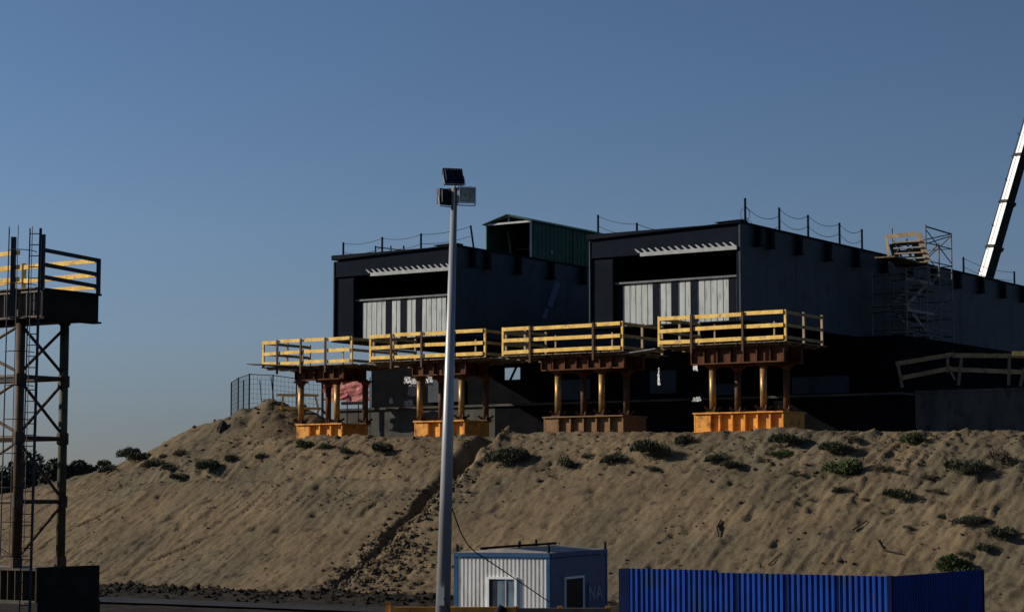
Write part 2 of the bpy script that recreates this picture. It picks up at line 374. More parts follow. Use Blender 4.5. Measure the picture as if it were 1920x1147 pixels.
# ------------------------------------------------------------------ shrubs
def shrub_mesh(name, seed, m, n=2200, flat=.55):
    r = random.Random(seed); mb = MB()
    lobes = [(r.uniform(-.55, .55), r.uniform(-.5, .5), r.uniform(.0, .3), r.uniform(.3, .6)) for _ in range(5)]
    for i in range(n):
        lx, ly, lz, lr = r.choice(lobes)
        a = r.uniform(0, 2*math.pi); e = math.acos(r.uniform(-.1, 1)); q = lr*(r.random()**.45)
        c = Vector((lx+q*math.sin(e)*math.cos(a), ly+q*math.sin(e)*math.sin(a), lz+q*math.cos(e)*flat*1.25))
        d = Vector((c.x*1.1+r.uniform(-.8, .8), c.y*1.1+r.uniform(-.8, .8), .35+r.random()*.8)).normalized()
        L = r.uniform(.05, .13); wd = r.uniform(.016, .034)
        x = d.cross(Vector((r.uniform(-1, 1), r.uniform(-1, 1), .2))).normalized()*wd
        mb.add([c-x, c+x, c+d*L+x*.4, c+d*L-x*.4], [(0, 1, 2, 3)])
    for i in range(9):
        a = r.uniform(0, 6.28)
        mb.tube((0, 0, -.15), (math.cos(a)*.6, math.sin(a)*.6, r.uniform(.3, .6)), .012, 4)
    me = bpy.data.meshes.new(name); me.from_pydata(mb.v, [], mb.f); me.materials.append(m); me.update()
    return me
SH = [shrub_mesh('shrub', 1, M['leaf']), shrub_mesh('shrub', 2, M['leaf'], 1600), shrub_mesh('shrub', 3, M['leaf_green'], 2200), shrub_mesh('shrub', 4, M['leaf_dry'], 1100)]
shrubs = [
 (712, 852, 38, 26, 0, 'round grey-green shrub under the gap left of the second orange support'),
 (645, 852, 30, 18, 1, 'small scrubby bush below the leftmost orange support'),
 (955, 872, 66, 40, 0, 'large rounded shrub just right of the top of the gully'),
 (1058, 880, 38, 30, 1, 'grey-green shrub left of centre below the third support'),
 (1102, 860, 26, 14, 3, 'tiny dry tuft below the left end of the third pedestal'),
 (1155, 866, 48, 20, 1, 'low spreading shrub below the right end of the third pedestal'),
 (1218, 858, 62, 40, 0, 'biggest rounded shrub on the crest between third and fourth supports'),
 (1285, 832, 38, 22, 1, 'small shrub on the crest left of the fourth pedestal'),
 (1222, 883, 32, 12, 1, 'thin low tuft just under the biggest crest shrub'),
 (1350, 864, 50, 18, 1, 'low shrub under the fourth pedestal, upper left of a pair'),
 (1374, 878, 40, 18, 0, 'low shrub under the fourth pedestal, lower right of a pair'),
 (1475, 838, 58, 30, 0, 'dark shrub on the crest below the right corner of the fourth pedestal'),
 (1466, 855, 44, 14, 2, 'green tuft directly under the dark crest shrub'),
 (1434, 867, 22, 10, 3, 'tiny tuft left below the dark crest shrub'),
 (1566, 852, 52, 28, 0, 'grey shrub above the bright green low shrub'),
 (1582, 890, 74, 32, 2, 'wide bright green shrub on the upper slope right of the fourth support'),
 (1492, 890, 32, 12, 3, 'small dry tuft left of the bright green shrub'),
 (1660, 882, 34, 14, 3, 'dry creeping plant right of the bright green shrub'),
 (1688, 888, 26, 10, 3, 'short dry twig tuft right of the creeping plant'),
 (1578, 922, 30, 12, 1, 'small tuft below the bright green shrub'),
 (1687, 936, 58, 24, 0, 'half-dome shrub in the middle of the right slope'),
 (1628, 938, 26, 8, 3, 'thin dry weed left of the half-dome shrub'),
 (1745, 898, 30, 12, 3, 'short dry weed left below the dark double shrub'),
 (1748, 923, 30, 10, 3, 'short dry weed right of the half-dome shrub'),
 (1710, 831, 52, 24, 2, 'shrub growing against the shaded wall on the crest at right'),
 (1600, 826, 36, 12, 3, 'thin weeds on the crest right of the fourth support'),
 (1790, 884, 60, 26, 0, 'dark shrub forming the left half of a wide double clump'),
 (1830, 888, 66, 30, 0, 'dark shrub forming the right half of a wide double clump'),
 (1872, 872, 54, 30, 3, 'brownish shrub on the upper slope at the right edge'),
 (1768, 969, 24, 10, 1, 'lone tiny tuft left of the twin lower shrubs'),
 (1822, 985, 52, 24, 0, 'upper of the twin shrubs low on the right slope'),
 (1866, 1010, 58, 28, 0, 'lower of the twin shrubs low on the right slope'),
 (1850, 1030, 42, 16, 1, 'flat shrub just under the twin shrubs'),
 (1806, 1042, 38, 12, 1, 'thin tuft above the shrub behind the blue fence'),
 (1785, 1070, 72, 34, 2, 'green shrub right behind the corner of the blue fence'),
 (1700, 990, 20, 8, 3, 'faint dry weed below the half-dome shrub'),
 (243, 852, 36, 26, 0, 'dark upright shrub on the skyline at the left slope'),
 (251, 865, 50, 20, 0, 'wide dark shrub just under the skyline shrub at left'),
 (290, 874, 46, 18, 1, 'low shrub right of the wide dark shrub at left'),
 (318, 880, 30, 14, 1, 'small shrub near the top of the smooth left slope'),
 (206, 884, 34, 16, 1, 'small shrub at the left where the slope meets the sky'),
 (333, 902, 34, 18, 0, 'compact shrub alone on the upper left slope'),
 (392, 884, 42, 26, 0, 'rounded grey shrub below the spoil mound'),
 (338, 855, 30, 16, 3, 'brownish tuft left of the foot of the spoil mound'),
 (306, 858, 22, 10, 1, 'tiny tuft on the shoulder left of the spoil mound'),
 (435, 862, 28, 14, 1, 'small tuft right of the rounded grey shrub'),
 (491, 858, 24, 12, 1, 'small tuft midway between mound and leftmost support'),
 (572, 838, 34, 16, 2, 'green tuft below the left corner of the leftmost pedestal'),
 (610, 840, 24, 12, 2, 'little green tuft below the middle of the leftmost pedestal'),
 (194, 872, 24, 18, 0, 'small pointed bush on the skyline farthest left'),
]
for k, (px, py, wd, ht, kind, lab) in enumerate(shrubs):
    p = hit(px, py); Y = p.y
    o = bpy.data.objects.new('shrub', SH[kind]); COL.objects.link(o); o.location = p-Vector((0, 0, .05))
    sx = wd*Y/F/1.55; szz = ht*Y/F/.62
    o.scale = (sx, sx, max(szz, .25)); o.rotation_euler = (0, 0, random.uniform(0, 6.28))
    tag(o, lab, 'shrub', 'shrubs growing on the sandy slope')

# trees far left
def tree(base, h, wd, seed, lab):
    r = random.Random(seed); t = thing('tree', base, lab, 'tree', 'trees beyond the left end of the embankment')
    tk = MB(); b = Vector(base); top = b+Vector((.2, 0, h*.62))
    tk.tube(b-Vector((0, 0, .3)), top, .16, 7, .06)
    lobes = []
    for i in range(9):
        a = r.uniform(0, 6.28); q = r.uniform(.2, 1)*wd*.36
        c = b+Vector((math.cos(a)*q, math.sin(a)*q, h*r.uniform(.4, .88)))
        tk.tube(b+Vector((0, 0, h*r.uniform(.2, .45))), c, .05, 5, .02); lobes.append((c, wd*r.uniform(.14, .24)))
    tk.build('trunk', M['bark'], t)
    cr = MB()
    for i in range(4200):
        c0, rr = r.choice(lobes)
        d = Vector((r.gauss(0, 1), r.gauss(0, 1), r.gauss(0, .8))).normalized()*rr*(r.random()**.4)
        c = c0+d; n = Vector((r.uniform(-1, 1), r.uniform(-1, 1), r.uniform(-1, 1))).normalized(); x = n.orthogonal().normalized(); y = n.cross(x)
        L = r.uniform(.14, .26)
        cr.add([c-x*L, c-y*L*.5, c+x*L, c+y*L*.5], [(0, 1, 2, 3)])
    cr.build('crown', M['tree_leaf'], t)
for k, (px, top, Y, wd, lab) in enumerate((
 (12, 852, 150, 4.2, 'dark tree behind the ladder side of the left tower, tallest of the row'),
 (50, 878, 158, 4.0, 'dark tree just left of the tower leg, partly behind braces'),
 (92, 872, 150, 4.2, 'dark bushy tree seen between the two tower legs'),
 (136, 866, 146, 3.4, 'dark tree just right of the right tower leg'),
 (168, 880, 150, 3.2, 'low dark tree at the right end of the row by the slope'))):
    tp = P(px, top, Y); s = (tp.x-G.o.x)*G.w.x+(tp.y-G.o.y)*G.w.y; t = (tp.x-G.o.x)*G.u.x+(tp.y-G.o.y)*G.u.y
    zb = gz(s, t); tree((tp.x, tp.y, zb), (tp.z-zb)*1.02, wd*1.25, 40+k, lab)

# ------------------------------------------------------------------ bridge girders
def girder(s0, s1, nb, lab, post_notch):
    L = 62; t0 = 3.68; zb = 12.4; zn = 17.0; zf = 16.68
    g = thing('bridge_girder', G.pt((s0+s1)/2, t0, zb), lab, 'bridge girder', 'steel bridge girders pushed over the embankment')
    zat = lambda s: zn+(zf-zn)*(s-s0)/(s1-s0)
    a = MB().box(G, s0, s0+.06, t0, t0+L, zb, zn-.06)
    for z_ in (zb+1.55, zb+3.1): a.box(G, s0-.008, s0, t0+.2, t0+L, z_, z_+.035)
    for t in np.arange(6.4, 60, 2.65): a.box(G, s0-.006, s0, t, t+.03, zb+.1, zn-1.05)
    for t in (9.5, 20, 30.5, 41, 52): a.box(G, s0-.012, s0, t, t+.07, zb+.05, zn-.1)
    a.box(G, s0-.02, s0, t0, t0+.14, zb, zn-.07)
    a.build('side_plate', M['steel'], g)
    MB().box(G, s1-.06, s1, t0, t0+L, zb, zf-.06).build('side_plate', M['steel'], g)
    MB().box(G, s0-.10, s1+.06, t0-.1, t0+L, zn-.05, zn+.02, zf+.02).box(G, s0-.12, s0+1.25, t0-.14, t0+.6, zn+.024, zn+.10, zn+.05).build('deck_plate', M['steel_dark'], g)
    MB().box(G, s0-.10, s1+.10, t0-.02, t0+L, zb-.06, zb).build('bottom_flange', M['steel_dark'], g)
    # end frame
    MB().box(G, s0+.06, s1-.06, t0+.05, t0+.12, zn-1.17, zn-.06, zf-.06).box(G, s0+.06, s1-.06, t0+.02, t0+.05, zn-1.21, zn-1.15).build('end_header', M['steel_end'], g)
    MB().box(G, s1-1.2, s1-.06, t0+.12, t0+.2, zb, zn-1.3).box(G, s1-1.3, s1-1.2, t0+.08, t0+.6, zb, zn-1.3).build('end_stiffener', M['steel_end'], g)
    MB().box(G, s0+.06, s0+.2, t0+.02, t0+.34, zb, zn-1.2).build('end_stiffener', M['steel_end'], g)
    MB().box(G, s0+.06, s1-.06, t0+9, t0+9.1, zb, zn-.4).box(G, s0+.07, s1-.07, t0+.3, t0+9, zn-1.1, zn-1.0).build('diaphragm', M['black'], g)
    # sunlight and slat shadows under the header, shaped as a pale toothed strip
    st = MB(); e = s0+5.35
    st.box(G, s0+.12, e, t0-.10, t0+.0, zn-1.30, zn-1.12)
    n = 15
    for i in range(n):
        x = s0+.15+(e-s0-.2)*i/(n-1)
        v = [G.pt(x, t0-.1, zn-1.12), G.pt(x+.17, t0-.1, zn-1.12), G.pt(x+.36, t0-.1, zn-.93), G.pt(x+.28, t0-.1, zn-.93),
             G.pt(x, t0-.04, zn-1.12), G.pt(x+.17, t0-.04, zn-1.12), G.pt(x+.36, t0-.04, zn-.93), G.pt(x+.28, t0-.04, zn-.93)]
        st.hexa(v)
    st.build('sunlit_strip', M['pale_steel'], g)
    zr = zn-2.5
    MB().box(G, s0+.2, s1-1.3, t0+.25, t0+.33, zr-.04, zr+.05).build('panel_rail', M['grey_edge'], g)
    # pale corrugated panels between dark columns
    wd = s1-s0-1.5
    segs = [(.0, .034), (.085, .335), (.385, .49), (.54, .64), (.69, .94)]
    for (p, q) in segs:
        a0 = s0+.2+wd*p; a1 = s0+.2+wd*q; m = MB(); x = a0; i = 0
        while x < a1-.01:
            x1 = min(x+(.26 if i % 2 == 0 else .07), a1); m.box(G, x, x1, t0+.36+.02*(i % 2), t0+.44, zb+.02, zr-.12); x = x1; i += 1
        m.build('corrugated_panel', M['pale_panel'], g)
    for p in (.034, .335, .49, .64, .94):
        a0 = s0+.2+wd*p
        MB().box(G, a0, a0+.36, t0+.33, t0+.49, zb, zr-.04).build('column', M['steel_dark'], g)
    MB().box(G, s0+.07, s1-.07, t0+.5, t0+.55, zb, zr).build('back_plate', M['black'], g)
    # cantilever brackets under the deck edge
    for t in nb:
        b = MB(); b.box(G, s0-.3, s0, t, t+.10, zn-.95, zn-.06); b.box(G, s0-.34, s0, t-.16, t+.26, zn-1.02, zn-.95); b.box(G, s0-.32, s0-.29, t-.06, t+.18, zn-.95, zn-.06)
        b.build('bracket', M['steel_dark'], g)
    return g
tb = lambda px, s: G.t_of(px, s)
rb = [tb(x, 3.9) for x in (1417, 1441, 1494, 1549, 1602, 1655, 1703, 1748, 1793, 1836, 1877, 1915)]
lb = [tb(x, 20.3) for x in (880, 908, 966, 1028, 1088)]
girder(3.93, 12.23, rb, 'near dark blue steel girder on the right, beside the stair tower', 0)
girder(20.3, 28.2, lb, 'far dark blue steel girder on the left, carrying the green shed', 0)

# rope rail posts along the deck edges
def deck_z(s):
    if s < 13: return 17.0-.32*(s-3.93)/8.3+.02
    return 17.0-.32*(s-20.3)/7.9+.02
def post(px, top, s, t, lab, lean=0, grp='rope rail posts on the girder decks'):
    p = G.pt(s, t, deck_z(s)); h = (935-top)*p.y/F+CAMZ-p.z
    m = MB(); q = p+Vector((lean, 0, h)); m.beam(p, q, .10, .10); m.box(Frame(p.x, p.y, 34), -.12, .12, -.12, .12, p.z, p.z+.03)
    tag(m.build('rail_post', M['dark_metal']), lab, 'post', grp); return q
right_end = [(1122, 401), (1195, 416), (1240, 428)]
labs = ['rail post over the far corner of the right girder end', 'second rail post from the left on the right girder end', 'short rail post midway along the right girder end']
tops = []
for (px, ty), lb_ in zip(right_end, labs):
    s = G.s_of(px, 3.95); tops.append(post(px, ty, s, 3.95 if ty != 428 else 5.2, lb_))
s = G.s_of(1399, 4.3); corner = post(1399, 369, min(s, 4.2), 4.3, 'tall rail post at the near top corner of the right girder with a coil')
side = [(1463, 387), (1517, 401), (1576, 416), (1618, 428), (1808, 481), (1903, 508)]
slabs = ['first rail post behind the near corner on the right girder side', 'second rail post behind the near corner on the right girder side', 'third rail post behind the near corner on the right girder side',
 'rail post just left of the stair tower platform', 'rail post between the stair tower and the crane boom', 'rail post right of the crane boom near the picture edge']
stops = []
for (px, ty), lb_ in zip(side, slabs):
    stops.append(post(px, ty, 4.05, tb(px, 4.05), lb_))
def ropes(a, b, d, lab):
    m = MB(); m.path(sag(a-Vector((0, 0, .06)), b-Vector((0, 0, .06)), d), .014, 4)
    m.path(sag(a-Vector((0, 0, .55)), b-Vector((0, 0, .55)), d*1.2), .014, 4)
    tag(m.build('safety_rope', M['rope']), lab, 'rope', 'sagging safety ropes between rail posts')
ropes(tops[0], tops[1], .12, 'sagging ropes at the far corner of the right girder end')
ropes(tops[1], tops[2], .12, 'sagging ropes to the short post on the right girder end')
rl_ = ['ropes between first and second side posts of right girder', 'ropes between second and third side posts of right girder', 'ropes from the third side post to the post by the stair tower']
for i in range(3): ropes(stops[i], stops[i+1], .28, rl_[i])
ropes(corner-Vector((0, 0, .3)), stops[0]-Vector((0, 0, .35)), .35, 'ropes from the coil-wrapped corner post to the first side post')
ropes(stops[4], stops[5], .2, 'ropes behind the crane boom on the right girder')
cx = MB()
for k in range(2):
    c = corner-Vector((0, 0, .75)); ps = [c+Vector((math.cos(a)*.22, .05*k, math.sin(a)*.3)) for a in np.linspace(0, 2*math.pi, 15)]
    cx.path(ps, .012, 4)
tag(cx.build('wire_coil', M['rope']), 'loop of wire hung on the corner post of the right girder', 'wire')
ltops = []
for px, ty, t, lab, ln in ((643, 453, 3.9, 'rail post at the far left corner of the left girder', 0), (716, 443, 3.9, 'rail post beside the trestle frame on the left girder', 0), (789, 436, 3.9, 'rail post left of the lamp mast on the left girder end', 0)):
    ltops.append(post(px, ty, G.s_of(px, t), t, lab, ln))
lean = post(888, 421, 20.45, tb(888, 20.45), 'leaning rail post between lamp mast and green shed', -.16)
ropes(ltops[0], ltops[1], .15, 'ropes at the far left corner of the left girder')
ropes(ltops[1], ltops[2], .15, 'ropes over the trestle frame on the left girder')
ropes(ltops[2], lean, .1, 'ropes passing behind the lamp mast on the left girder')
# odds on the left deck
fr = Frame(*G.pt(G.s_of(703, 5), 5, 0).xy, 34)
z0 = 16.75
t = thing('trestle', G.pt(G.s_of(720, 5), 5, z0), 'low dark trestle frame on the left girder deck beside a post', 'trestle')
for px in (704, 733): MB().beam(P(px, 486, 113), P(px, 461, 113), .07, .07).build('leg', M['dark_metal'], t)
MB().beam(P(703, 463, 113), P(760, 470, 113), .06, .06).beam(P(704, 474, 113), P(760, 477, 113), .05, .05).build('rail', M['dark_metal'], t)
m = MB(); fr2 = Frame(P(768, 480, 112).x, 112, 34); m.box(fr2, 0, 1.7, 0, 1.2, 16.7, 17.0); m.box(fr2, .0, .9, .1, 1.0, 17.0, 17.14)
for i in range(4): m.box(fr2, .1+i*.42, .2+i*.42, -.02, 0, 16.72, 16.98)
tag(m.build('material_stack', M['film']), 'pale wrapped bundle lying on the left girder deck', 'bundle')
tag(MB().beam(P(757, 482, 111.6), P(757, 461, 111.6), .09, .09).build('rail_post', M['dark_metal']), 'short stub post standing in front of the pale bundle', 'post', 'rope rail posts on the girder decks')

# green shed on the left girder
def shed():
    s0 = 20.3+.03; t0 = tb(998, 20.3); wd = 3.0; L = 8.5
    zb = 16.95; ze = 4.1+(935-412)*G.pt(s0, t0, 0).y/F; zr = ze+.42
    t = thing('site_shed', G.pt(s0+wd/2, t0, zb), 'green sheet metal shed with open front on top of the left girder', 'shed')
    m = MB(); x = t0; i = 0
    while x < t0+L: m.box(G, s0-.02*(i % 2), s0+.05, x, x+.2, zb-.15, ze); x += .2; i += 1
    for q in (t0+.02, t0+4.1): m.box(G, s0-.05, s0-.02, q, q+.09, zb-.15, ze)
    m.box(G, s0-.04, s0-.02, t0, t0+L, zb+.8, zb+.86)
    m.build('side_wall', M['green'], t)
    MB().box(G, s0+wd-.05, s0+wd, t0, t0+L, zb-.15, ze).build('side_wall', M['green'], t)
    MB().box(G, s0+.05, s0+wd-.05, t0+L-.08, t0+L, zb-.15, ze).build('back_wall', M['black'], t)
    MB().box(G, s0+.055, s0+wd-.055, t0+2.6, t0+2.66, zb-.1, ze-.02).build('inner_shade_board', M['shade_black'], t)
    r = MB(); o = .14
    A = [G.pt(s0-o, t0-.2, ze-.04), G.pt(s0+wd/2, t0-.2, zr), G.pt(s0+wd+o, t0-.2, ze-.04)]
    B = [G.pt(s0-o, t0+L, ze-.04), G.pt(s0+wd/2, t0+L, zr), G.pt(s0+wd+o, t0+L, ze-.04)]
    up = Vector((0, 0, .05))
    r.hexa([A[0], A[1], B[1], B[0], A[0]+up, A[1]+up, B[1]+up, B[0]+up]); r.hexa([A[1], A[2], B[2], B[1], A[1]+up, A[2]+up, B[2]+up, B[1]+up])
    r.build('roof', M['green'], t)
    f = MB()
    f.beam(G.pt(s0+.06, t0, zb), G.pt(s0+.06, t0, ze), .10, .10)
    f.beam(G.pt(s0, t0, ze-.02), G.pt(s0+wd, t0, ze-.02), .09, .10)
    f.beam(G.pt(s0+.1, t0, ze+.05), G.pt(s0+wd/2, t0, zr-.06), .05, .06); f.beam(G.pt(s0+wd-.1, t0, ze+.05), G.pt(s0+wd/2, t0, zr-.06), .04, .05)
    f.beam(G.pt(s0+wd/2, t0, ze), G.pt(s0+wd/2, t0, zr-.05), .07, .07)
    f.build('front_frame', M['galv'], t)
    g = MB(); g.beam(G.pt(s0+2.2, t0+1.4, zb), G.pt(s0+2.5, t0+1.4, ze-.25), .10, .08); g.beam(G.pt(s0+.3, t0+2.5, zb+1.0), G.pt(s0+2.8, t0+2.5, zb+.9), .06, .06)
    g.build('inner_brace', M['timber'], t)
    v = MB(); c = G.pt(s0-.045, t0+1.9, zb+.55); v.tube(c, c-G.w*.03, .09, 10); v.build('vent', M['pale_steel'], t)
shed()

# stray cut-out patch on the left girder's side
def film(name, pts, lab, seed, mm='film', cat='plastic sheet', par=None):
    """crumpled sheet spanned over 4 corner points"""
    r = random.Random(seed); a, b, c, d = [Vector(p) for p in pts]; n = 7; vs = []; fs = []
    nn = (b-a).cross(d-a).normalized(); sz = min((b-a).length, (d-a).length)
    for i in range(n+1):
        for j in range(n+1):
            p = a.lerp(b, i/n).lerp(d.lerp(c, i/n), j/n)+nn*r.uniform(-1, 1)*sz*.08
            if i in (0, n) or j in (0, n): p += (b-a)*r.uniform(-.05, .05)+(d-a)*r.uniform(-.06, .06)
            vs.append(p)
    for i in range(n):
        for j in range(n): q = i*(n+1)+j; fs.append((q, q+n+1, q+n+2, q+1))
    m = MB().add(vs, fs); o = m.build(name, M[mm], par)
    md = o.modifiers.new('thick', 'SOLIDIFY'); md.thickness = .015
    return tag(o, lab, cat)
m = MB(); y0 = lambda px: G.pt(20.3, tb(px, 20.3), 0).y-.25
m.beam(P(1046, 530, y0(1046)), P(1030, 575, y0(1030)), .32, .03, Vector((.3, -1, 0))); m.beam(P(1026, 578, y0(1024)), P(1020, 597, y0(1020)), .24, .03, Vector((.3, -1, 0)))
o = tag(m.build('chute', M['cab_wall']), 'faint grey plank chute leaning on the side of the left girder', 'chute')

# ------------------------------------------------------------------ abutment and retaining walls
t = thing('abutment', G.pt(16, 12, 6.9), 'long low concrete abutment wall with a ledge, shaded under the girders', 'abutment')
MB().box(G, 23.5, 34.5, 12, 12.8, 6.6, 9.14).build('front_wall', M['concrete'], t)
MB().box(G, -.4, 23.5, 11.99, 12.8, 6.6, 9.14).build('shaded_wall', M['shade_black'], t)  # same concrete wall, blackened here for the shade it lies in
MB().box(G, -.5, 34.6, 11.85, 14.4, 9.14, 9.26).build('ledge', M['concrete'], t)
MB().box(G, .6, 18.2, 14.42, 50, 6.7, 12.25).build('dark_fill', M['shade_black'], t)  # solid block added to keep the space under the girders black
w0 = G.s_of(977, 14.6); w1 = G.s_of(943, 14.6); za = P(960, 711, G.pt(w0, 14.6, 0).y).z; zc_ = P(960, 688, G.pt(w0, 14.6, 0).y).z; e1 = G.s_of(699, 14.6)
MB().box(G, 18.2, w0, 14.5, 14.8, 9.26, 12.2).build('back_wall', M['shade_black'], t)  # back walls coloured black for the shade under the girders
MB().box(G, w1, e1, 14.5, 14.8, 9.26, 12.2).build('back_wall', M['shade_black'], t)
MB().box(G, w0, w1, 14.5, 14.8, 9.26, za).build('back_wall', M['shade_black'], t)
MB().box(G, w0, w1, 14.5, 14.8, zc_, 12.2).build('back_wall', M['shade_black'], t)
MB().beam(G.pt(w0+.75, 14.6, za-.05), G.pt(w0+.3, 14.6, zc_+.05), .1, .1).build('brace', M['steel_dark'], t)
for s_, z0_, z1_, w_ in ((3.4, 9.45, 10.3, 3.2), (9.9, 9.5, 10.1, 1.6), (13.4, 9.7, 10.9, 1.6), (18.8, 9.5, 10.6, 2.2), (27.5, 9.6, 10.9, 2.2)):
    MB().box(G, s_, s_+w_, 14.25, 14.40, z0_, z1_).build('formwork_panel', M['steel'], t)
t = thing('retaining_wall', G.pt(-8, 12, 6.7), 'shaded grey retaining wall with stains at the right edge of the crest', 'wall')
MB().box(G, -22, -1.3, 11.6, 12.3, 6.3, 9.15).build('wall', M['concrete'], t)
MB().box(G, -22, -1.3, 11.55, 12.4, 9.15, 9.28).build('coping', M['concrete'], t)
M['rail_timber'] = mat('brown_rail_timber', (.30, .215, .11), (.16, .115, .065), .85, scale=3)
def timber_rail():
    t = thing('timber_railing', G.pt(-4, 11.4, 9.3), 'dark weathered timber railing on the wall at the right edge', 'railing')
    Y = 101.5
    pt = lambda px, py: P(px, py, G.pt(G.s_of(px, 11.3), 11.3, 0).y)
    for a, b in (((1680, 682), (1788, 664)), ((1692, 708), (1784, 690)), ((1786, 666), (1935, 667)), ((1784, 692), (1935, 698))):
        MB().beam(pt(*a), pt(*b), .07, .21).build('rail', M['rail_timber'], t)
    for a, b in (((1683, 680), (1692, 726)), ((1777, 668), (1777, 698)), ((1803, 670), (1797, 722)), ((1893, 668), (1891, 722)), ((1921, 690), (1913, 724))):
        MB().beam(pt(*b), pt(*a), .13, .10, Vector((0, 1, 0))).build('post', M['timber'], t)
    MB().beam(pt(1783, 697), pt(1791, 712), .05, .1).build('brace', M['timber'], t)
    a = pt(1893, 664); b = pt(1945, 664); d = Vector((0, -.5, 0))
    o = MB().beam(a+d, b+d, .08, .22).build('rail', M['yellow'], t); o['label'] = 'bright yellow plank end on the railing'
timber_rail()

# ------------------------------------------------------------------ launch supports
def support(ped, deck, pz, dz, rows, lab, gaps, nrail=3, pm='orange'):
    """ped: s0,s1 of the pedestal; deck: s0,s1 of the work platform"""
    t = thing('launch_support', G.pt((ped[0]+ped[1])/2, 1.2, 6.95), lab, 'launching support', 'orange launching supports under yellow railed platforms')
    p0, p1 = ped; D = 2.35
    # pedestal: box girder lying on the sand, web plates between flanges
    b = MB(); b.box(G, p0, p1, .28, D-.1, pz, pz+.80); b.box(G, p1-.80, p1, .1, .28, pz, pz+.8); b.box(G, p0-.06, p1+.06, 0, D, pz+.80, pz+.86); b.box(G, p0-.06, p1+.06, 0, D, pz-.12, pz)
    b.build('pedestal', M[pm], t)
    n = int((p1-p0)/.62)
    for i in range(n+1):
        s = p0+(p1-p0)*i/n
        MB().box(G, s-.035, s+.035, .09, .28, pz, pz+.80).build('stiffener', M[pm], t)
    MB().box(G, p0-.9, p1+.5, -.12, D+.2, pz-.2, pz-.121).build('timber_mat', M['timber'], t)
    ztop = 10.12
    for (s, tt) in rows:
        c = G.pt(s, tt, 0)
        q = MB(); q.tube(c+Vector((0, 0, pz+1.05)), c+Vector((0, 0, ztop-.25)), .15, 14); o = q.build('post', M['brown_steel'] if tt > 1 else M['orange_post'], t, True)
        q = MB(); q.box(Frame(c.x, c.y, 34), -.24, .24, -.24, .24, pz+.86, pz+.92); q.tube(c+Vector((0, 0, pz+.92)), c+Vector((0, 0, pz+1.06)), .13, 8, .2)
        for dx, dy in ((.2, .2), (-.2, .2), (.2, -.2), (-.2, -.2)):
            q.beam(c+G.w*dx*1.35+G.u*dy*1.35+Vector((0, 0, pz+1.12)), c+G.w*dx*.5+G.u*dy*.5+Vector((0, 0, pz+.93)), .03, .1)
        q.build('base_flange', M['brown_steel'], o)
        q = MB(); q.tube(c+Vector((0, 0, ztop-.25)), c+Vector((0, 0, ztop-.1)), .16, 8, .24); q.box(Frame(c.x, c.y, 34), -.27, .27, -.27, .27, ztop-.1, ztop)
        q.build('head_flange', M['orange_dark'], o)
    # header beams
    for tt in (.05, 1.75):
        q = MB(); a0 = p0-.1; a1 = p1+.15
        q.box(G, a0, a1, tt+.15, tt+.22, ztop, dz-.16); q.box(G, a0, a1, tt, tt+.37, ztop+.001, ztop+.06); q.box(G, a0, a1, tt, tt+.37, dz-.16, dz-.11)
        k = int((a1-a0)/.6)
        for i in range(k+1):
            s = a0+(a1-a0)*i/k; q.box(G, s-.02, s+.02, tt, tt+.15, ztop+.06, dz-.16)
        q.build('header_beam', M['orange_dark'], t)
    q = MB()
    for i in range(5):
        s = p0+.1+(p1-p0-.2)*i/4; q.box(G, s-.05, s+.05, -.1, 3.6, dz-.109, dz-.01)
    for i in range(4):
        q.box(G, deck[0], deck[1], .1+i*.95, .2+i*.95, dz-.105, dz-.012)
    q.build('joist', M['timber'], t)
    # deck boards
    q = MB(); x = deck[0]; i = 0; r = random.Random(int(deck[0]*10))
    while x < deck[1]:
        q.box(G, x+.01, min(x+.24, deck[1])-.01, -.3+r.uniform(-.06, .04), 3.9, dz-.01+r.uniform(0, .008), dz+.035); x += .24
    q.build('platform_deck', M['timber'], t)
    # railings: front planks split at the posts, planks on both sides
    zs = [dz+.20, dz+.74, dz+1.30][:nrail]
    psx = [deck[0]+.05]+gaps+[deck[1]-.05]
    for z in zs:
        for i in range(len(psx)-1):
            j = r.uniform(-.025, .025)
            o = MB().beam(G.pt(psx[i]+.07, -.30, z+j), G.pt(psx[i+1]-.07, -.30, z+j+r.uniform(-.02, .02)), .04, .17).build('front_rail', M['yellow'], t)
        for sx in (deck[0]+.02, deck[1]-.02):
            MB().beam(G.pt(sx, -.2, z-.01), G.pt(sx, 3.5, z-.01), .04, .14).build('side_rail', M['yellow_shade_old'], t)  # side planks in duller yellow, their shade put into the colour
    for k, s in enumerate(psx):
        e = k in (0, len(psx)-1)
        MB().box(G, s-.05, s+.05, -.26 if e else -.40, -.16 if e else -.325, dz-(.0 if e else .35), dz+1.40).build('rail_post', M['yellow'] if e else M['brown_steel'], t)
    for sx in (deck[0]+.08, deck[1]-.08):
        for tt in (1.6, 3.45):
            MB().box(G, sx-.05, sx+.05, tt, tt+.1, dz+.04, dz+1.42).build('rail_post', M['ply'], t)
    for s in (deck[0]+.6, deck[0]+(deck[1]-deck[0])*.55):   # loose short uprights tied inside the front rail
        MB().box(G, s-.035, s+.035, -.24, -.18, dz+.04, dz+.9).build('spindle', M['ply'], t)
    return t
M['orange_post'] = mat('orange_post', (.42, .26, .10), (.24, .14, .055), .45, metal=.5, scale=3)
M['yellow_shade_old'] = mat('shaded_weathered_yellow', (.34, .27, .13), (.2, .15, .08), .8, scale=3)  # dull yellow: painted shade on side planks, also the old timber
sp = lambda px, tt: G.s_of(px, tt)
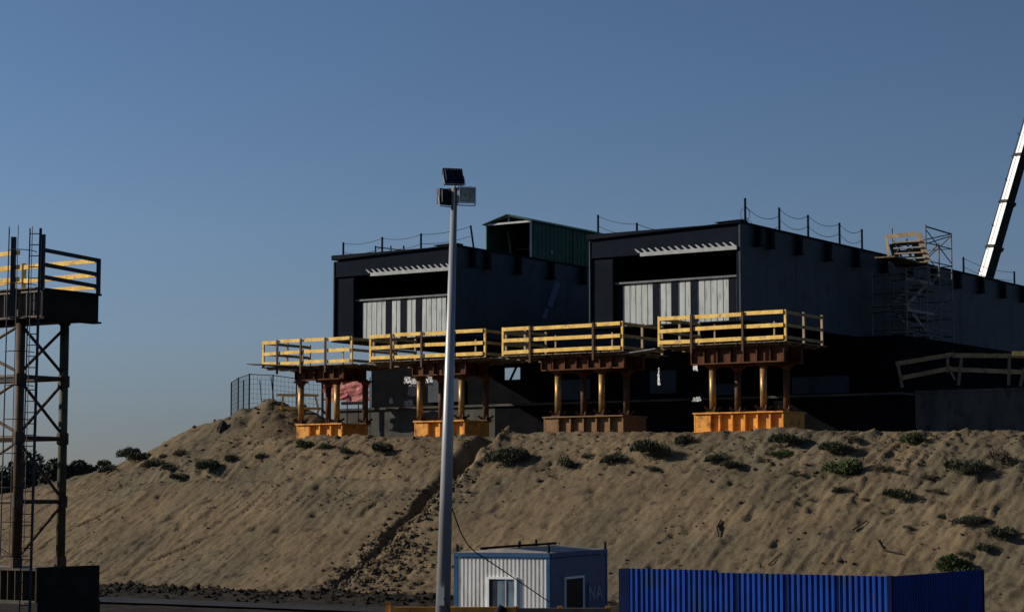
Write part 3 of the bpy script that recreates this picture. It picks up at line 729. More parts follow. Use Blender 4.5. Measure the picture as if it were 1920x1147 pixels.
support((0, 4.4), (-.4, 6.1), 7.1, 10.98, [(sp(1335, .45), .45), (sp(1382, 1.9), 1.9), (sp(1430, .45), .45), (sp(1473, 1.9), 1.9)],
        'nearest support at right with brightly sunlit orange pedestal and highest yellow railing', [sp(1393, -.3), sp(1297, -.3)])
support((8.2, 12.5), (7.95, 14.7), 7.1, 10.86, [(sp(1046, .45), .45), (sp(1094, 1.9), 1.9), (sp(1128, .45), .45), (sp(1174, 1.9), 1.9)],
        'second support from the right with brownish shaded pedestal', [sp(1113, -.3), sp(995, -.3)], pm='shaded_orange')
support((17.15, 20.1), (15.65, 22.7), 7.05, 10.86, [(sp(788, .45), .45), (sp(828, 1.9), 1.9), (sp(866, .45), .45), (sp(911, 1.9), 1.9)],
        'support partly hidden behind the tall lamp mast', [sp(850, -.3), sp(792, -.3), sp(735, -.3)])
support((24.7, 27.6), (23.8, 29.7), 7.05, 10.83, [(sp(566, .45), .45), (sp(617, 1.9), 1.9), (sp(633, .45), .45), (sp(686, 1.9), 1.9)],
        'leftmost support, its platform jutting out against the sky', [sp(612, -.3), sp(566, -.3), sp(522, -.3)])
m = MB().beam(P(470, 683, 110), P(560, 686, 109), .9, .05).beam(P(505, 690, 110), P(560, 694, 109), .5, .12)
tag(m.build('loose_plank', M['timber']), 'loose planks sticking out left of the leftmost platform', 'plank')
m = MB(); a = G.pt(6.2, .2, 10.92); b = G.pt(8.3, .4, 10.75)
m.beam(a, b, .9, .05)
tag(m.build('gangway_board', M['grey_edge']), 'grey gangway boards bridging the two right platforms', 'gangway')
m = MB(); m.beam(G.pt(14.9, .5, 10.85), G.pt(15.6, .5, 10.85), .9, .05)
tag(m.build('gangway_board', M['grey_edge']), 'short grey gangway board between the two middle platforms', 'gangway')
m = MB(); m.beam(G.pt(22.5, .6, 10.83), G.pt(24.0, .6, 10.83), .9, .05)
tag(m.build('gangway_board', M['grey_edge']), 'grey gangway board leading to the leftmost platform', 'gangway')
# people-free clutter: crumpled plastic under the left girder
for k, (x0, y0_, x1, y1, Y, lab) in enumerate((
 (757, 706, 772, 718, 112, 'scrap of white film high under the left girder, left of a pair'),
 (770, 708, 785, 720, 111.5, 'scrap of white film high under the left girder, beside the support post'),
 (764, 722, 785, 742, 111, 'crumpled white film behind the left post of the second support'),
 (797, 705, 812, 722, 110.5, 'white film rag right of the left post of the second support'),
 (757, 750, 775, 760, 110.8, 'flat white film lying on the abutment ledge'),
 (729, 745, 737, 756, 112, 'small white rag left of the film on the ledge'),
 (1470, 648, 1478, 655, 95.5, 'tiny white rag under the near platform'),
 (1232, 690, 1238, 722, 104, 'narrow strip of white film hanging between the right supports'),
 (1300, 655, 1308, 695, 102, 'white film strip hanging left of the near support'),
 (1298, 744, 1315, 752, 106, 'white scrap lying on the abutment ledge by the near support'),
)):
    d = .35
    film('plastic_sheet', [P(x0, y1, Y), P(x1, y1, Y-d), P(x1-2, y0_, Y), P(x0+2, y0_, Y+d)], lab, 60+k)
tp_ = thing('hung_tarpaulin', P(650, 800, 120.5), 'faded red tarpaulin hung on timber uprights behind the leftmost support', 'tarpaulin')
o = film('sheet', [P(607, 752, 121), P(693, 752, 119), P(690, 709, 119), P(608, 711, 121)], None, 90, 'pink', None, tp_)
for px in (606, 628, 651, 672, 694): MB().beam(P(px, 800, 121.3), P(px, 707, 121.3), .06, .06).build('upright', M['timber'], tp_)
m = MB().beam(P(640, 756, 117.5), P(688, 755, 117.5), .3, .16)
tag(m.build('timber_beam', M['yellow_shade_old']), 'yellowish timber lying on top of the abutment end', 'timber')

# left mesh fence
def fence():
    t = thing('mesh_fence', P(480, 790, 121), 'grey wire mesh fence with dark posts on the mound at left', 'fence')
    tops = [(434, 716, 125), (447, 707, 122.5), (468, 700, 120), (512, 702, 120), (556, 708, 120), (604, 712, 120)]
    for (px, py, Y) in tops:
        a = P(px, py, Y); MB().beam(Vector((a.x, a.y, 7.0)), a, .07, .07).build('post', M['dark_metal'], t)
    a = P(457, 712, 121.5); MB().beam(Vector((a.x, a.y, 7)), a, .06, .06).build('post', M['dark_metal'], t)
    for i in range(len(tops)-1):
        a = P(*tops[i]); b = P(*tops[i+1]); m = MB()
        n = max(3, int((b-a).length/.22))
        for k in range(1, n):
            p = a.lerp(b, k/n); m.tube(Vector((p.x, p.y, 7.3)), p-Vector((0, 0, .04)), .009, 3, cap=False)
        for k in range(14):
            z = k*.27; m.tube(Vector((a.x, a.y, a.z-.04-z)), Vector((b.x, b.y, b.z-.04-z)), .009 if k else .03, 3, cap=False)
        m.build('mesh_panel', M['grey_edge'], t)
fence()
for x0, y0_, x1, y1, lab in ((487, 712, 492, 775, 'thin bent dark pole in front of the mesh fence, upper left one'), (508, 706, 515, 765, 'second thin leaning pole in front of the mesh fence')):
    a = P(x0, y0_, 116.5); b = P(x1, y1, 116.5); b.z = min(b.z, 8.0) if False else b.z
    m = MB().path([a, b, Vector((b.x+.15, b.y, 7.2))], .03, 6)
    tag(m.build('pole', M['dark_metal']), lab, 'pole')
def sawhorse():
    Y = 113.0; t = thing('trestle', P(562, 790, Y), 'yellow painted trestle with splayed legs on the mound', 'trestle')
    MB().beam(P(519, 740, Y), P(597, 741, Y), .08, .13).build('top_rail', M['yellow'], t)
    MB().beam(P(521, 764, Y), P(604, 766, Y), .08, .13).build('bottom_rail', M['yellow'], t)
    for (a, b) in (((531, 742), (528, 765)), ((591, 742), (597, 766)), ((530, 766), (513, 786)), ((598, 767), (588, 793)), ((560, 742), (560, 765))):
        MB().beam(P(*b, Y-.05), P(*a, Y-.05), .07, .09).build('leg', M['yellow'], t)
    for (a, b) in (((536, 768), (553, 783)), ((603, 766), (617, 784))):
        MB().beam(P(*b, Y+.6), P(*a, Y), .07, .09).build('leg', M['brown_steel'], t)
sawhorse()
# boulders and sticks
def rock(px, py, wd, ht, lab, seed):
    r = random.Random(seed); p = hit(px, py); k = p.y/F; m = MB()
    blob(m, Vector((0, 0, 0)), 1.0, r, 9)
    m.v = [(p.x+v[0]*wd*k/1.9, p.y+v[1]*wd*k/2.2, p.z+.1*ht*k+v[2]*ht*k/1.5) for v in m.v]
    tag(m.build('rock', M['rock']), lab, 'rock', 'dark rocks on the slope')
rock(417, 808, 26, 30, 'dark boulder half sunk in the face of the spoil mound', 1)
rock(1333, 903, 8, 8, 'small dark stone on the middle of the slope', 2)
rock(1388, 945, 9, 8, 'small dark stone below the fourth support, mid slope', 3)
rock(1575, 1052, 14, 12, 'dark stone just above the blue fence, left of a pair', 4)
rock(1600, 1058, 9, 7, 'smaller dark stone just above the blue fence, right of a pair', 5)
rock(1010, 903, 12, 10, 'stone right below the large rounded shrub', 6)
rock(1415, 880, 10, 7, 'pebble-like stone near the low shrub pair', 7)
def stick(pts, lab, mm='bark', r=.03):
    m = MB(); q = [hit(x, y)+Vector((0, -.05, .06)) for x, y in pts]; m.path(q, r, 5)
    tag(m.build('stick', M[mm]), lab, 'stick', 'sticks lying on the slope')
stick([(1643, 1012), (1656, 1033), (1690, 1040)], 'forked stick with pale end above the blue fence', r=.035)
stick([(1352, 978), (1344, 992), (1347, 1008)], 'crooked dark stick in the middle of the slope', r=.04)
stick([(1625, 980), (1598, 998)], 'straight dark stick lying diagonally on the right slope', r=.035)
stick([(1465, 1040), (1440, 1062)], 'short stick beside the stones over the blue container', r=.03)
# ------------------------------------------------------------------ stair tower
def stair_tower():
    s1 = 3.5; s0 = 1.6; zb = 6.9; sm = (s0+s1)/2
    tA = tb(1700, s0); tM = tb(1738, s0); t1 = tb(1786, s0); t0 = tA
    t = thing('stair_tower', G.pt(sm, tM, zb), 'scaffold stair tower with boarded top landing standing against the right girder side', 'stair tower')
    for s, tt, zz in ((s1, tM, 18.4), (s0, tM, 18.45), (s0, t1, 18.35), (s1, t1, 18.1), (s0, tA, 15.9), (s1, tA, 15.9), (s0, (tM+t1)/2, 17.6)):
        MB().tube(G.pt(s, tt, zb), G.pt(s, tt, zz), .04, 8).build('standard', M['tube_grey'], t)
    L = MB()
    for k, z in enumerate(np.arange(8.0, 17.9, .95)):
        a = tM if z > 15.9 else tA
        L.tube(G.pt(s0, a, z), G.pt(s0, t1, z), .03, 6); L.tube(G.pt(s1, a, z), G.pt(s1, t1, z), .027, 6)
        for tt in (a, tM, t1): L.tube(G.pt(s0, tt, z), G.pt(s1, tt, z), .027, 6)
    L.tube(G.pt(s0, tM, 18.35), G.pt(s0, t1, 18.3), .04, 6); L.tube(G.pt(s0, t1, 18.3), G.pt(s1, t1, 18.05), .035, 6)
    L.build('ledger', M['dark_metal'], t)
    D = MB()
    for k in range(5):
        z = 8.2+k*1.75; a, b = (tM, t1) if k % 2 else (t1, tM)
        D.tube(G.pt(s0, a, z), G.pt(s0, b, z+1.7), .028, 6)
    D.tube(G.pt(s0, tM, 16.6), G.pt(s0, t1, 18.2), .03, 6); D.tube(G.pt(s0, t1, 16.7), G.pt(s0, tM, 18.2), .03, 6); D.tube(G.pt(s1, tM, 17), G.pt(s0, t1, 18.2), .035, 6); D.tube(G.pt(s0, (tM+t1)/2, 17.6), G.pt(s1, t1, 16.8), .05, 6)
    D.build('diagonal_brace', M['tube_grey'], t)
    # sunlit top landing and its boarded side
    q = P(1660, 490, 112.5)
    f = Frame(G.pt(s0-.1, t0+.0, 0).x, G.pt(s0-.1, t0, 0).y, 34)
    MB().box(G, s0-.2, s0+.9, tb(1672, s0), tM, 16.30, 16.37).build('landing', M['timber'], t)
    pan = MB()
    pt = lambda px, py: P(px, py, 110.6-(px-1660)*.012)
    pan.beam(pt(1660, 444), pt(1722, 438), .04, .22); pan.beam(pt(1661, 440), pt(1668, 492), .04, .14); pan.beam(pt(1722, 438), pt(1740, 492), .04, .30)
    pan.build('plywood_surround', M['ply'], t)
    bk_ = MB(); pb = lambda px, py: P(px, py, 111.6-(px-1660)*.012)
    a_ = [pb(1667, 458), pb(1728, 452), pb(1740, 500), pb(1678, 500)]; up_ = Vector((0, .05, 0))
    for (u0, u1) in ((.0, .16), (.24, .30), (.52, .60), (.68, 1.)):
        l0 = a_[0].lerp(a_[1], u0); l1 = a_[0].lerp(a_[1], u1); m0 = a_[3].lerp(a_[2], u0); m1 = a_[3].lerp(a_[2], u1)
        bk_.hexa([m0, m1, m1+up_, m0+up_, l0, l1, l1+up_, l0+up_])
    for v0, v1 in ((0, .12), (.3, .40), (.58, .70), (.82, 1.)):
        l0 = a_[0].lerp(a_[3], v0); l1 = a_[1].lerp(a_[2], v0); m0 = a_[0].lerp(a_[3], v1); m1 = a_[1].lerp(a_[2], v1); o_ = Vector((0, -.06, 0))
        bk_.hexa([m0+o_, m1+o_, m1, m0, l0+o_, l1+o_, l1, l0])
    bk_.build('shade_backing', M['shade_black'], t)
    for i, y in enumerate((455, 466, 476, 486, 494)):
        MB().beam(pt(1674+i*2, y), pt(1727+i*3, y-3), .22, .06).build('tread', M['pale_steel'] if i % 2 else M['ply'], t)
    st = MB(); st.beam(pt(1676, 452), pt(1690, 500), .05, .10); st.beam(pt(1700, 448), pt(1712, 497), .05, .08); st.build('stringer', M['dark_metal'], t)
    # triangular hanger under the landing
    h = MB(); h.beam(pt(1690, 504), pt(1740, 499), .06, .08); h.beam(pt(1690, 505), pt(1743, 542), .06, .08); h.beam(pt(1741, 500), pt(1743, 542), .06, .10); h.beam(pt(1743, 542), pt(1762, 508), .05, .08)
    for y in (514, 523): h.beam(pt(1731, y), pt(1758, y), .05, .05)
    h.build('hanger', M['tube_grey'], t)
    for k in range(5):
        z = 8.9+k*1.6
        MB().box(G, s0-.03, s0, tA, tM+.9, z, z+.15).build('toe_board', M['tube_grey'], t)
        MB().tube(G.pt(s0, tA, z+1.0), G.pt(s0, t1, z+.9), .03, 6).tube(G.pt(s0, tA, z+.55), G.pt(s0, t1, z+.5), .025, 6).build('guard_rail', M['tube_grey'], t)
        MB().box(G, s0+1.0, s1, tM+.9, t1, z-.08, z-.02).build('landing', M['timber'], t)
    # flights going down
    for k in range(5):
        z1 = 15.6-k*1.6; z0 = z1-1.55
        a, b = (tA+.3, tM+.9) if k % 2 else (tM+.9, tA+.3)
        fl = MB()
        for sx in (s0+.12, s0+.95): fl.beam(G.pt(sx, a, z1), G.pt(sx, b, z0), .05, .18)
        o = fl.build('stair_flight', M['tube_grey'], t)
        tr = MB()
        for j in range(7):
            tt = a+(b-a)*(j+.5)/7; z = z1+(z0-z1)*(j+.5)/7; tr.box(G, s0+.15, s0+.92, tt-.16, tt+.16, z, z+.05)
        tr.build('treads', M['tube_grey'], o)
        MB().box(G, s0, s1, min(b, b+.6*(1 if b > a else -1)), max(b, b+.6*(1 if b > a else -1)), z0-.06, z0).build('landing', M['tube_grey'], t)
stair_tower()

# ------------------------------------------------------------------ crane
M['crane_shaded'] = mat('crane_shaded_paint', (.035, .034, .032), (.02, .02, .02), .6, scale=1.5, spec=.1)  # dark tone painting the boom's shaded side
def crane():
    Y = 150.0
    t = thing('mobile_crane', (P(1800, 700, Y).x, Y, 7.2), 'white telescopic crane boom with dark collars rising behind the right girder', 'crane')
    d = (P(1920, 268, Y)-P(1845, 527, Y)).normalized(); c0 = P(1847, 527, Y)
    foot = c0-d*((c0.z-9.6)/d.z); side = -d.cross(Vector((0, 1, 0))).normalized()
    def sect(a, b, r, name, mm):
        m = MB(); n = 8; ring = []
        # five-sided boom: white lit left cheek, the other faces coloured dark as shade
        sh = [(-1, .6), (-.36, -1), (1.0, -.35), (1.05, .9), (-.4, 1)]
        vs = []
        for q in (a, b):
            for (x, y) in sh: vs.append(foot+d*q+side*x*r+Vector((0, 1, 0))*y*r*1.1)
        k = len(sh); m.add(vs, [(i, (i+1) % k, k+(i+1) % k, k+i) for i in range(k)]+[tuple(range(k))[::-1], tuple(range(k, 2*k))])
        if name == 'collar': return m.build(name, M[mm], t)
        o = m.build(name, [M[mm], M['crane_shaded']], t)
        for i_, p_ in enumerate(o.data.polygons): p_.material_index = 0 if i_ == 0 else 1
        return o
    Lc = (c0-foot).length; per = (P(1875, 420, Y)-c0).length
    cuts = [0, Lc+(P(1860, 463, Y)-c0).length, Lc+(P(1889, 380, Y)-c0).length, Lc+(P(1916, 293, Y)-c0).length, Lc+(P(1955, 170, Y)-c0).length, Lc+26]
    r = .50
    for i in range(len(cuts)-1):
        sect(cuts[i], cuts[i+1], r, 'boom_section', 'crane_white')
        if i < len(cuts)-2: sect(cuts[i+1]-.11, cuts[i+1]+.11, r*1.22, 'collar', 'crane_dark')
        r *= .93
    m = MB(); m.tube(foot+d*2-side*.62, foot+d*(Lc+22)-side*.50, .035, 5)
    for i in range(16): m.beam(foot+d*(4+i*1.7)-side*.45, foot+d*(4.12+i*1.7)-side*.68, .05, .05)
    m.build('hydraulic_line', M['crane_dark'], t)
    f = Frame(foot.x+1.5, Y+1, 60)
    MB().box(f, -5, 6, -1.3, 1.3, 8.0, 8.7).box(f, 4, 6.4, -1.25, 1.25, 8.7, 10.2).build('chassis', M['crane_white'], t)
    MB().box(f, -1.8, 1.8, -1.2, 1.2, 8.75, 10.3).build('turntable', M['crane_dark'], t)
    for x in (-4, -2.4, 3, 4.6):
        for sgn in (-1, 1):
            p = f.pt(x, sgn*1.05, 7.65); MB().tube(p-f.u*.2, p+f.u*.2, .62, 16).build('wheel', M['black'], t)
crane()

# ------------------------------------------------------------------ left tower
def left_tower():
    T = Frame(-12.83, 58, 34)
    t = thing('steel_tower', T.pt(1.5, 1, 0), 'braced steel pipe tower with yellow railed platform at the left edge', 'tower')
    zb = 4.1+(935-594)*58/F; zt = 4.1+(935-543)*58/F     # platform beam
    LW = 9.0
    def ibeam(a0, a1, b0, b1, z0, z1, mm, name, along='a', web=False):
        m = MB(); m.box(T, a0, a1, b0, b1, z0, z0+.05).box(T, a0, a1, b0, b1, z1-.05, z1)
        if along == 'a':
            c = (b0+b1)/2; m.box(T, a0, a1, c-.02, c+.02, z0+.05, z1-.05); n = int((a1-a0)/.28)
            for i in range(n+1):
                x = a0+(a1-a0)*i/n; m.box(T, x-.012, x+.012, b0+.02, b1-.02, z0+.05, z1-.05)
        else:
            c = (a0+a1)/2; m.box(T, c-.02, c+.02, b0, b1, z0+.05, z1-.05)
        return m.build(name, M[mm], t)
    ibeam(.05, LW, .0, .35, zb, zt, 'beam_grey', 'platform_beam'); ibeam(.05, LW, 1.7, 2.05, zb, zt, 'beam_grey', 'platform_beam')
    m = MB().box(T, -.02, .04, .0, 2.12, zb, zt).box(T, -.12, .2, -.03, 2.15, zt-.0, zt+.05).box(T, -.12, .2, -.03, 2.15, zb-.05, zb); m.build('end_plate', M['steel_black'], t)
    q = MB()
    for i in range(int(LW/.25)): q.box(T, .22+i*.25, .45+i*.25, -.05, 2.15, zt+.052, zt+.09)
    q.build('platform_deck', M['timber'], t)
    zr = [zt+.26, zt+.60, zt+1.0]
    for k, z in enumerate(zr):
        MB().beam(T.pt(0, 0, z+.10), T.pt(0, 2.12, z-.0), .05, .11).build('side_rail', M['dark_metal'], t)
        MB().beam(T.pt(.1, 2.1, z), T.pt(LW, 2.1, z-.05), .05, .13).build('back_rail', M['yellow'], t)
        MB().beam(T.pt(.9, -.02, z+.08), T.pt(LW, -.02, z), .05, .12).build('front_rail', M['yellow'], t)
    for (a, b, h, mm) in ((0, 0, 1.52, 'dark_metal'), (0, 2.12, 1.05, 'dark_metal'), (3, 2.12, 1.1, 'yellow'), (6, 2.12, 1.2, 'yellow'), (3.2, 0, 1.2, 'yellow')):
        MB().beam(T.pt(a, b, zt), T.pt(a, b, zt+h), .11, .11).build('rail_post', M[mm], t)
    # legs
    aA = T.s_of(40, .25); aB = T.s_of(122, 1.85)
    zb0 = 4.1-(1060-935)*58.5/F
    legs = [(aA, .25, 'tower', 11.3), (aB, 1.85, 'tower_green', zb), (aA+3.4, .25, 'tower', zb), (aA+3.4, 1.85, 'tower_green', zb)]
    lv = [0.0]
    pts = []
    for (a, b, mm, top) in legs:
        m = MB(); m.tube(T.pt(a, b, zb0), T.pt(a, b, min(top, zb)), .13, 12)
        o = m.build('leg', M[mm], t, True)
        if top > zb: MB().beam(T.pt(a, -.08, zb), T.pt(a, -.08, top), .13, .11).build('upright', M['dark_metal'], t)
        for y in (590, 710, 820, 940, 1055):
            z = 4.1+(935-y)*58.5/F; MB().tube(T.pt(a, b, z-.16), T.pt(a, b, z+.16), .17, 10).build('joint_collar', M['tower'], o)
        pts.append((a, b))
    zl = [4.1+(935-y)*58.5/F for y in (600, 705, 820, 940, 1055)]
    def brace(p, q, name, r=.045, mm='tower'):
        MB().tube(p, q, r, 8).build(name, M[mm], t)
    prs = [(0, 1), (0, 2), (1, 3), (2, 3)]
    for k, z in enumerate(zl):
        if 0 < k < 4:
            for i, j in prs: brace(T.pt(*pts[i], z), T.pt(*pts[j], z), 'strut', .06)
    for k in range(4):
        za, zc = zl[k], zl[k+1]
        for i, j in prs[:2]:
            A, B = pts[i], pts[j]
            if k != 3: brace(T.pt(*A, za-.1), T.pt(*B, zc+.1), 'diagonal_brace')
            if k != 2 or i: brace(T.pt(*B, za-.1), T.pt(*A, zc+.1), 'diagonal_brace')
    # base beams and plinth
    zp = zb0; 
    ibeam(-.1, LW, -.1, .5, zp-.95, zp-.05, 'base_brown', 'base_beam'); ibeam(-.1, LW, 1.6, 2.15, zp-.95, zp-.05, 'beam_grey', 'base_beam')
    MB().box(T, -.16, -.1, -.15, 2.2, zp-.95, zp).box(T, -.2, .3, -.15, 2.2, zp-1.9, zp-.95).build('base_end_plate', M['steel_black'], t)
    MB().box(T, .0, LW, -.1, .1, zp-1.0, zp-.951).box(T, .3, LW, -.2, 2.2, -.1, zp-.951-.9).build('plinth', M['concrete'], t)
    # caged ladder
    ld = thing('caged_ladder', T.pt(1.3, -.6, 0), 'thin steel ladder with safety cage climbing the left tower', 'ladder')
    Yl = 57.0; zt2 = 11.35
    xa = P(50, 600, Yl).x; xb = P(72, 600, Yl).x
    tp = lambda px, z: Vector((P(px, 600, Yl).x, Yl, z))
    MB().beam(tp(66, 0), tp(73, zt2), .08, .06).build('ladder_rail', M['dark_metal'], ld)
    MB().beam(tp(47, 0), tp(53, zt2), .03, .03).build('ladder_rail', M['dark_metal'], ld)
    z = .4
    while z < zt2-.05:
        f = z/zt2; MB().tube(tp(47+6*f, z), tp(66+7*f, z), .014, 5).build('rung', M['dark_metal'], ld); z += .3
    c = MB()
    for z in np.arange(2.6, zt2+.01, .9):
        f = z/zt2; c0 = tp(44+6*f, z); ps = []
        for a in np.linspace(0, math.pi, 9): ps.append(Vector((c0.x-.12+.38*math.cos(a), Yl-.05-.62*math.sin(a), z)))
        c.path(ps, .012, 4)
    for a in (0.6, 1.57, 2.5, 3.14):
        f = 1; c1 = tp(50, zt2); c2 = tp(46, 2.6)
        c.tube(Vector((c2.x-.12+.38*math.cos(a), Yl-.05-.62*math.sin(a), 2.6)), Vector((c1.x-.12+.38*math.cos(a), Yl-.05-.62*math.sin(a), zt2)), .012, 4)
    c.build('safety_cage', M['dark_metal'], ld)
    # stack of parts on the base
    m = MB(); m.beam(P(0, 1085, 57.3), P(40, 1147, 57.3), .06, .06)
M['base_brown'] = mat('base_brown_steel', (.07, .058, .045), (.035, .028, .022), .75, scale=2, spots=(.10, .05, .03), spot_scale=4)
M['steel_black'] = mat('black_steel', (.028, .024, .02), (.016, .014, .012), .75, scale=2, spec=.08)
left_tower()

# ------------------------------------------------------------------ lamp mast
M['mast'] = mat('mast_zinc', (.36, .37, .37), (.24, .25, .26), .45, metal=.4, scale=2, stretch=(1, 1, .2))
def lamp_mast():
    Y = 46.0
    t = thing('lamp_mast', (P(826.5, 1291, Y).x, Y, 0), 'tall tapered galvanised lighting mast with three floodlights, left of the cabin', 'lamp mast')
    a = P(826.5, 1291, Y); a.z = 0; b = P(852, 352, Y)
    MB().tube(a, b, .175, 20, .065).build('pole', M['mast'], t, True)
    MB().tube(a-Vector((0, 0, .1)), a+Vector((0, 0, .06)), .33, 12).build('base_plate', M['galv'], t)
    c = P(828, 1112, Y-.18); MB().box(Frame(c.x, c.y, 10), -.06, .06, -.02, .1, c.z-.25, c.z+.12).build('junction_box', M['galv'], t)
    m = MB(); q = [P(832, 1120, Y-.2), P(838, 1135, Y-.22), P(846, 1150, Y-.2), P(850, 1175, Y-.15)]; m.path(q, .012, 5); m.build('wire', M['black'], t)
    def flood(cx, cy, wpx, hpx, yaw, pit, lens, name='floodlight'):
        from mathutils import Euler
        Rm = Euler((pit, 0, yaw)).to_matrix(); c = P(cx, cy, Y-.05); k = Y/F; W = wpx*k/2; Hh = hpx*k/2
        o = MB(); D = .07
        def pt(x, y, z): return c+Rm@Vector((x, y, z))
        o.hexa([pt(-W, -D, -Hh), pt(W, -D, -Hh), pt(W, D*.3, -Hh), pt(-W, D*.3, -Hh), pt(-W, -D, Hh), pt(W, -D, Hh), pt(W, D*.3, Hh), pt(-W, D*.3, Hh)])
        for i in range(7):
            x = -W*.8+W*1.6*i/6; o.hexa([pt(x-.008, D*.3, -Hh*.8), pt(x+.008, D*.3, -Hh*.8), pt(x+.008, D*1.1, -Hh*.8), pt(x-.008, D*1.1, -Hh*.8), pt(x-.008, D*.3, Hh*.8), pt(x+.008, D*.3, Hh*.8), pt(x+.008, D*1.1, Hh*.8), pt(x-.008, D*1.1, Hh*.8)])
        h = o.build(name, M['dark_metal'], t)
        g = MB(); g.hexa([pt(-W*.82, -D-.012, -Hh*.78), pt(W*.82, -D-.012, -Hh*.78), pt(W*.82, -D-.001, -Hh*.78), pt(-W*.82, -D-.001, -Hh*.78), pt(-W*.82, -D-.012, Hh*.78), pt(W*.82, -D-.012, Hh*.78), pt(W*.82, -D-.001, Hh*.78), pt(-W*.82, -D-.001, Hh*.78)])
        g.build('lens', M['lamp_glass'], h)
        f = MB()
        for (x0, x1, z0, z1) in ((-W, W, Hh*.84, Hh), (-W, W, -Hh, -Hh*.84), (-W, -W*.87, -Hh*.84, Hh*.84), (W*.87, W, -Hh*.84, Hh*.84)):
            f.hexa([pt(x0, -D-.02, z0), pt(x1, -D-.02, z0), pt(x1, -D-.001, z0), pt(x0, -D-.001, z0), pt(x0, -D-.02, z1), pt(x1, -D-.02, z1), pt(x1, -D-.001, z1), pt(x0, -D-.001, z1)])
        f.build('bezel', M['white_frame'] if lens else M['dark_metal'], h)
        br = MB(); br.path([pt(-W*1.05, 0, 0), pt(-W*1.05, .02, -Hh*1.25) , pt(W*1.05, .02, -Hh*1.25), pt(W*1.05, 0, 0)], .012, 5); br.build('bracket', M['galv'], h)
    flood(850, 330, 38, 34, R(196), R(30), False)
    flood(835, 369, 30, 30, R(222), R(0), False)
    flood(875, 366, 33, 31, R(14), R(4), True)
    MB().tube(P(852, 356, Y), P(852, 340, Y), .03, 8).beam(P(828, 357, Y), P(884, 352, Y), .05, .05).build('crossarm', M['galv'], t)
lamp_mast()

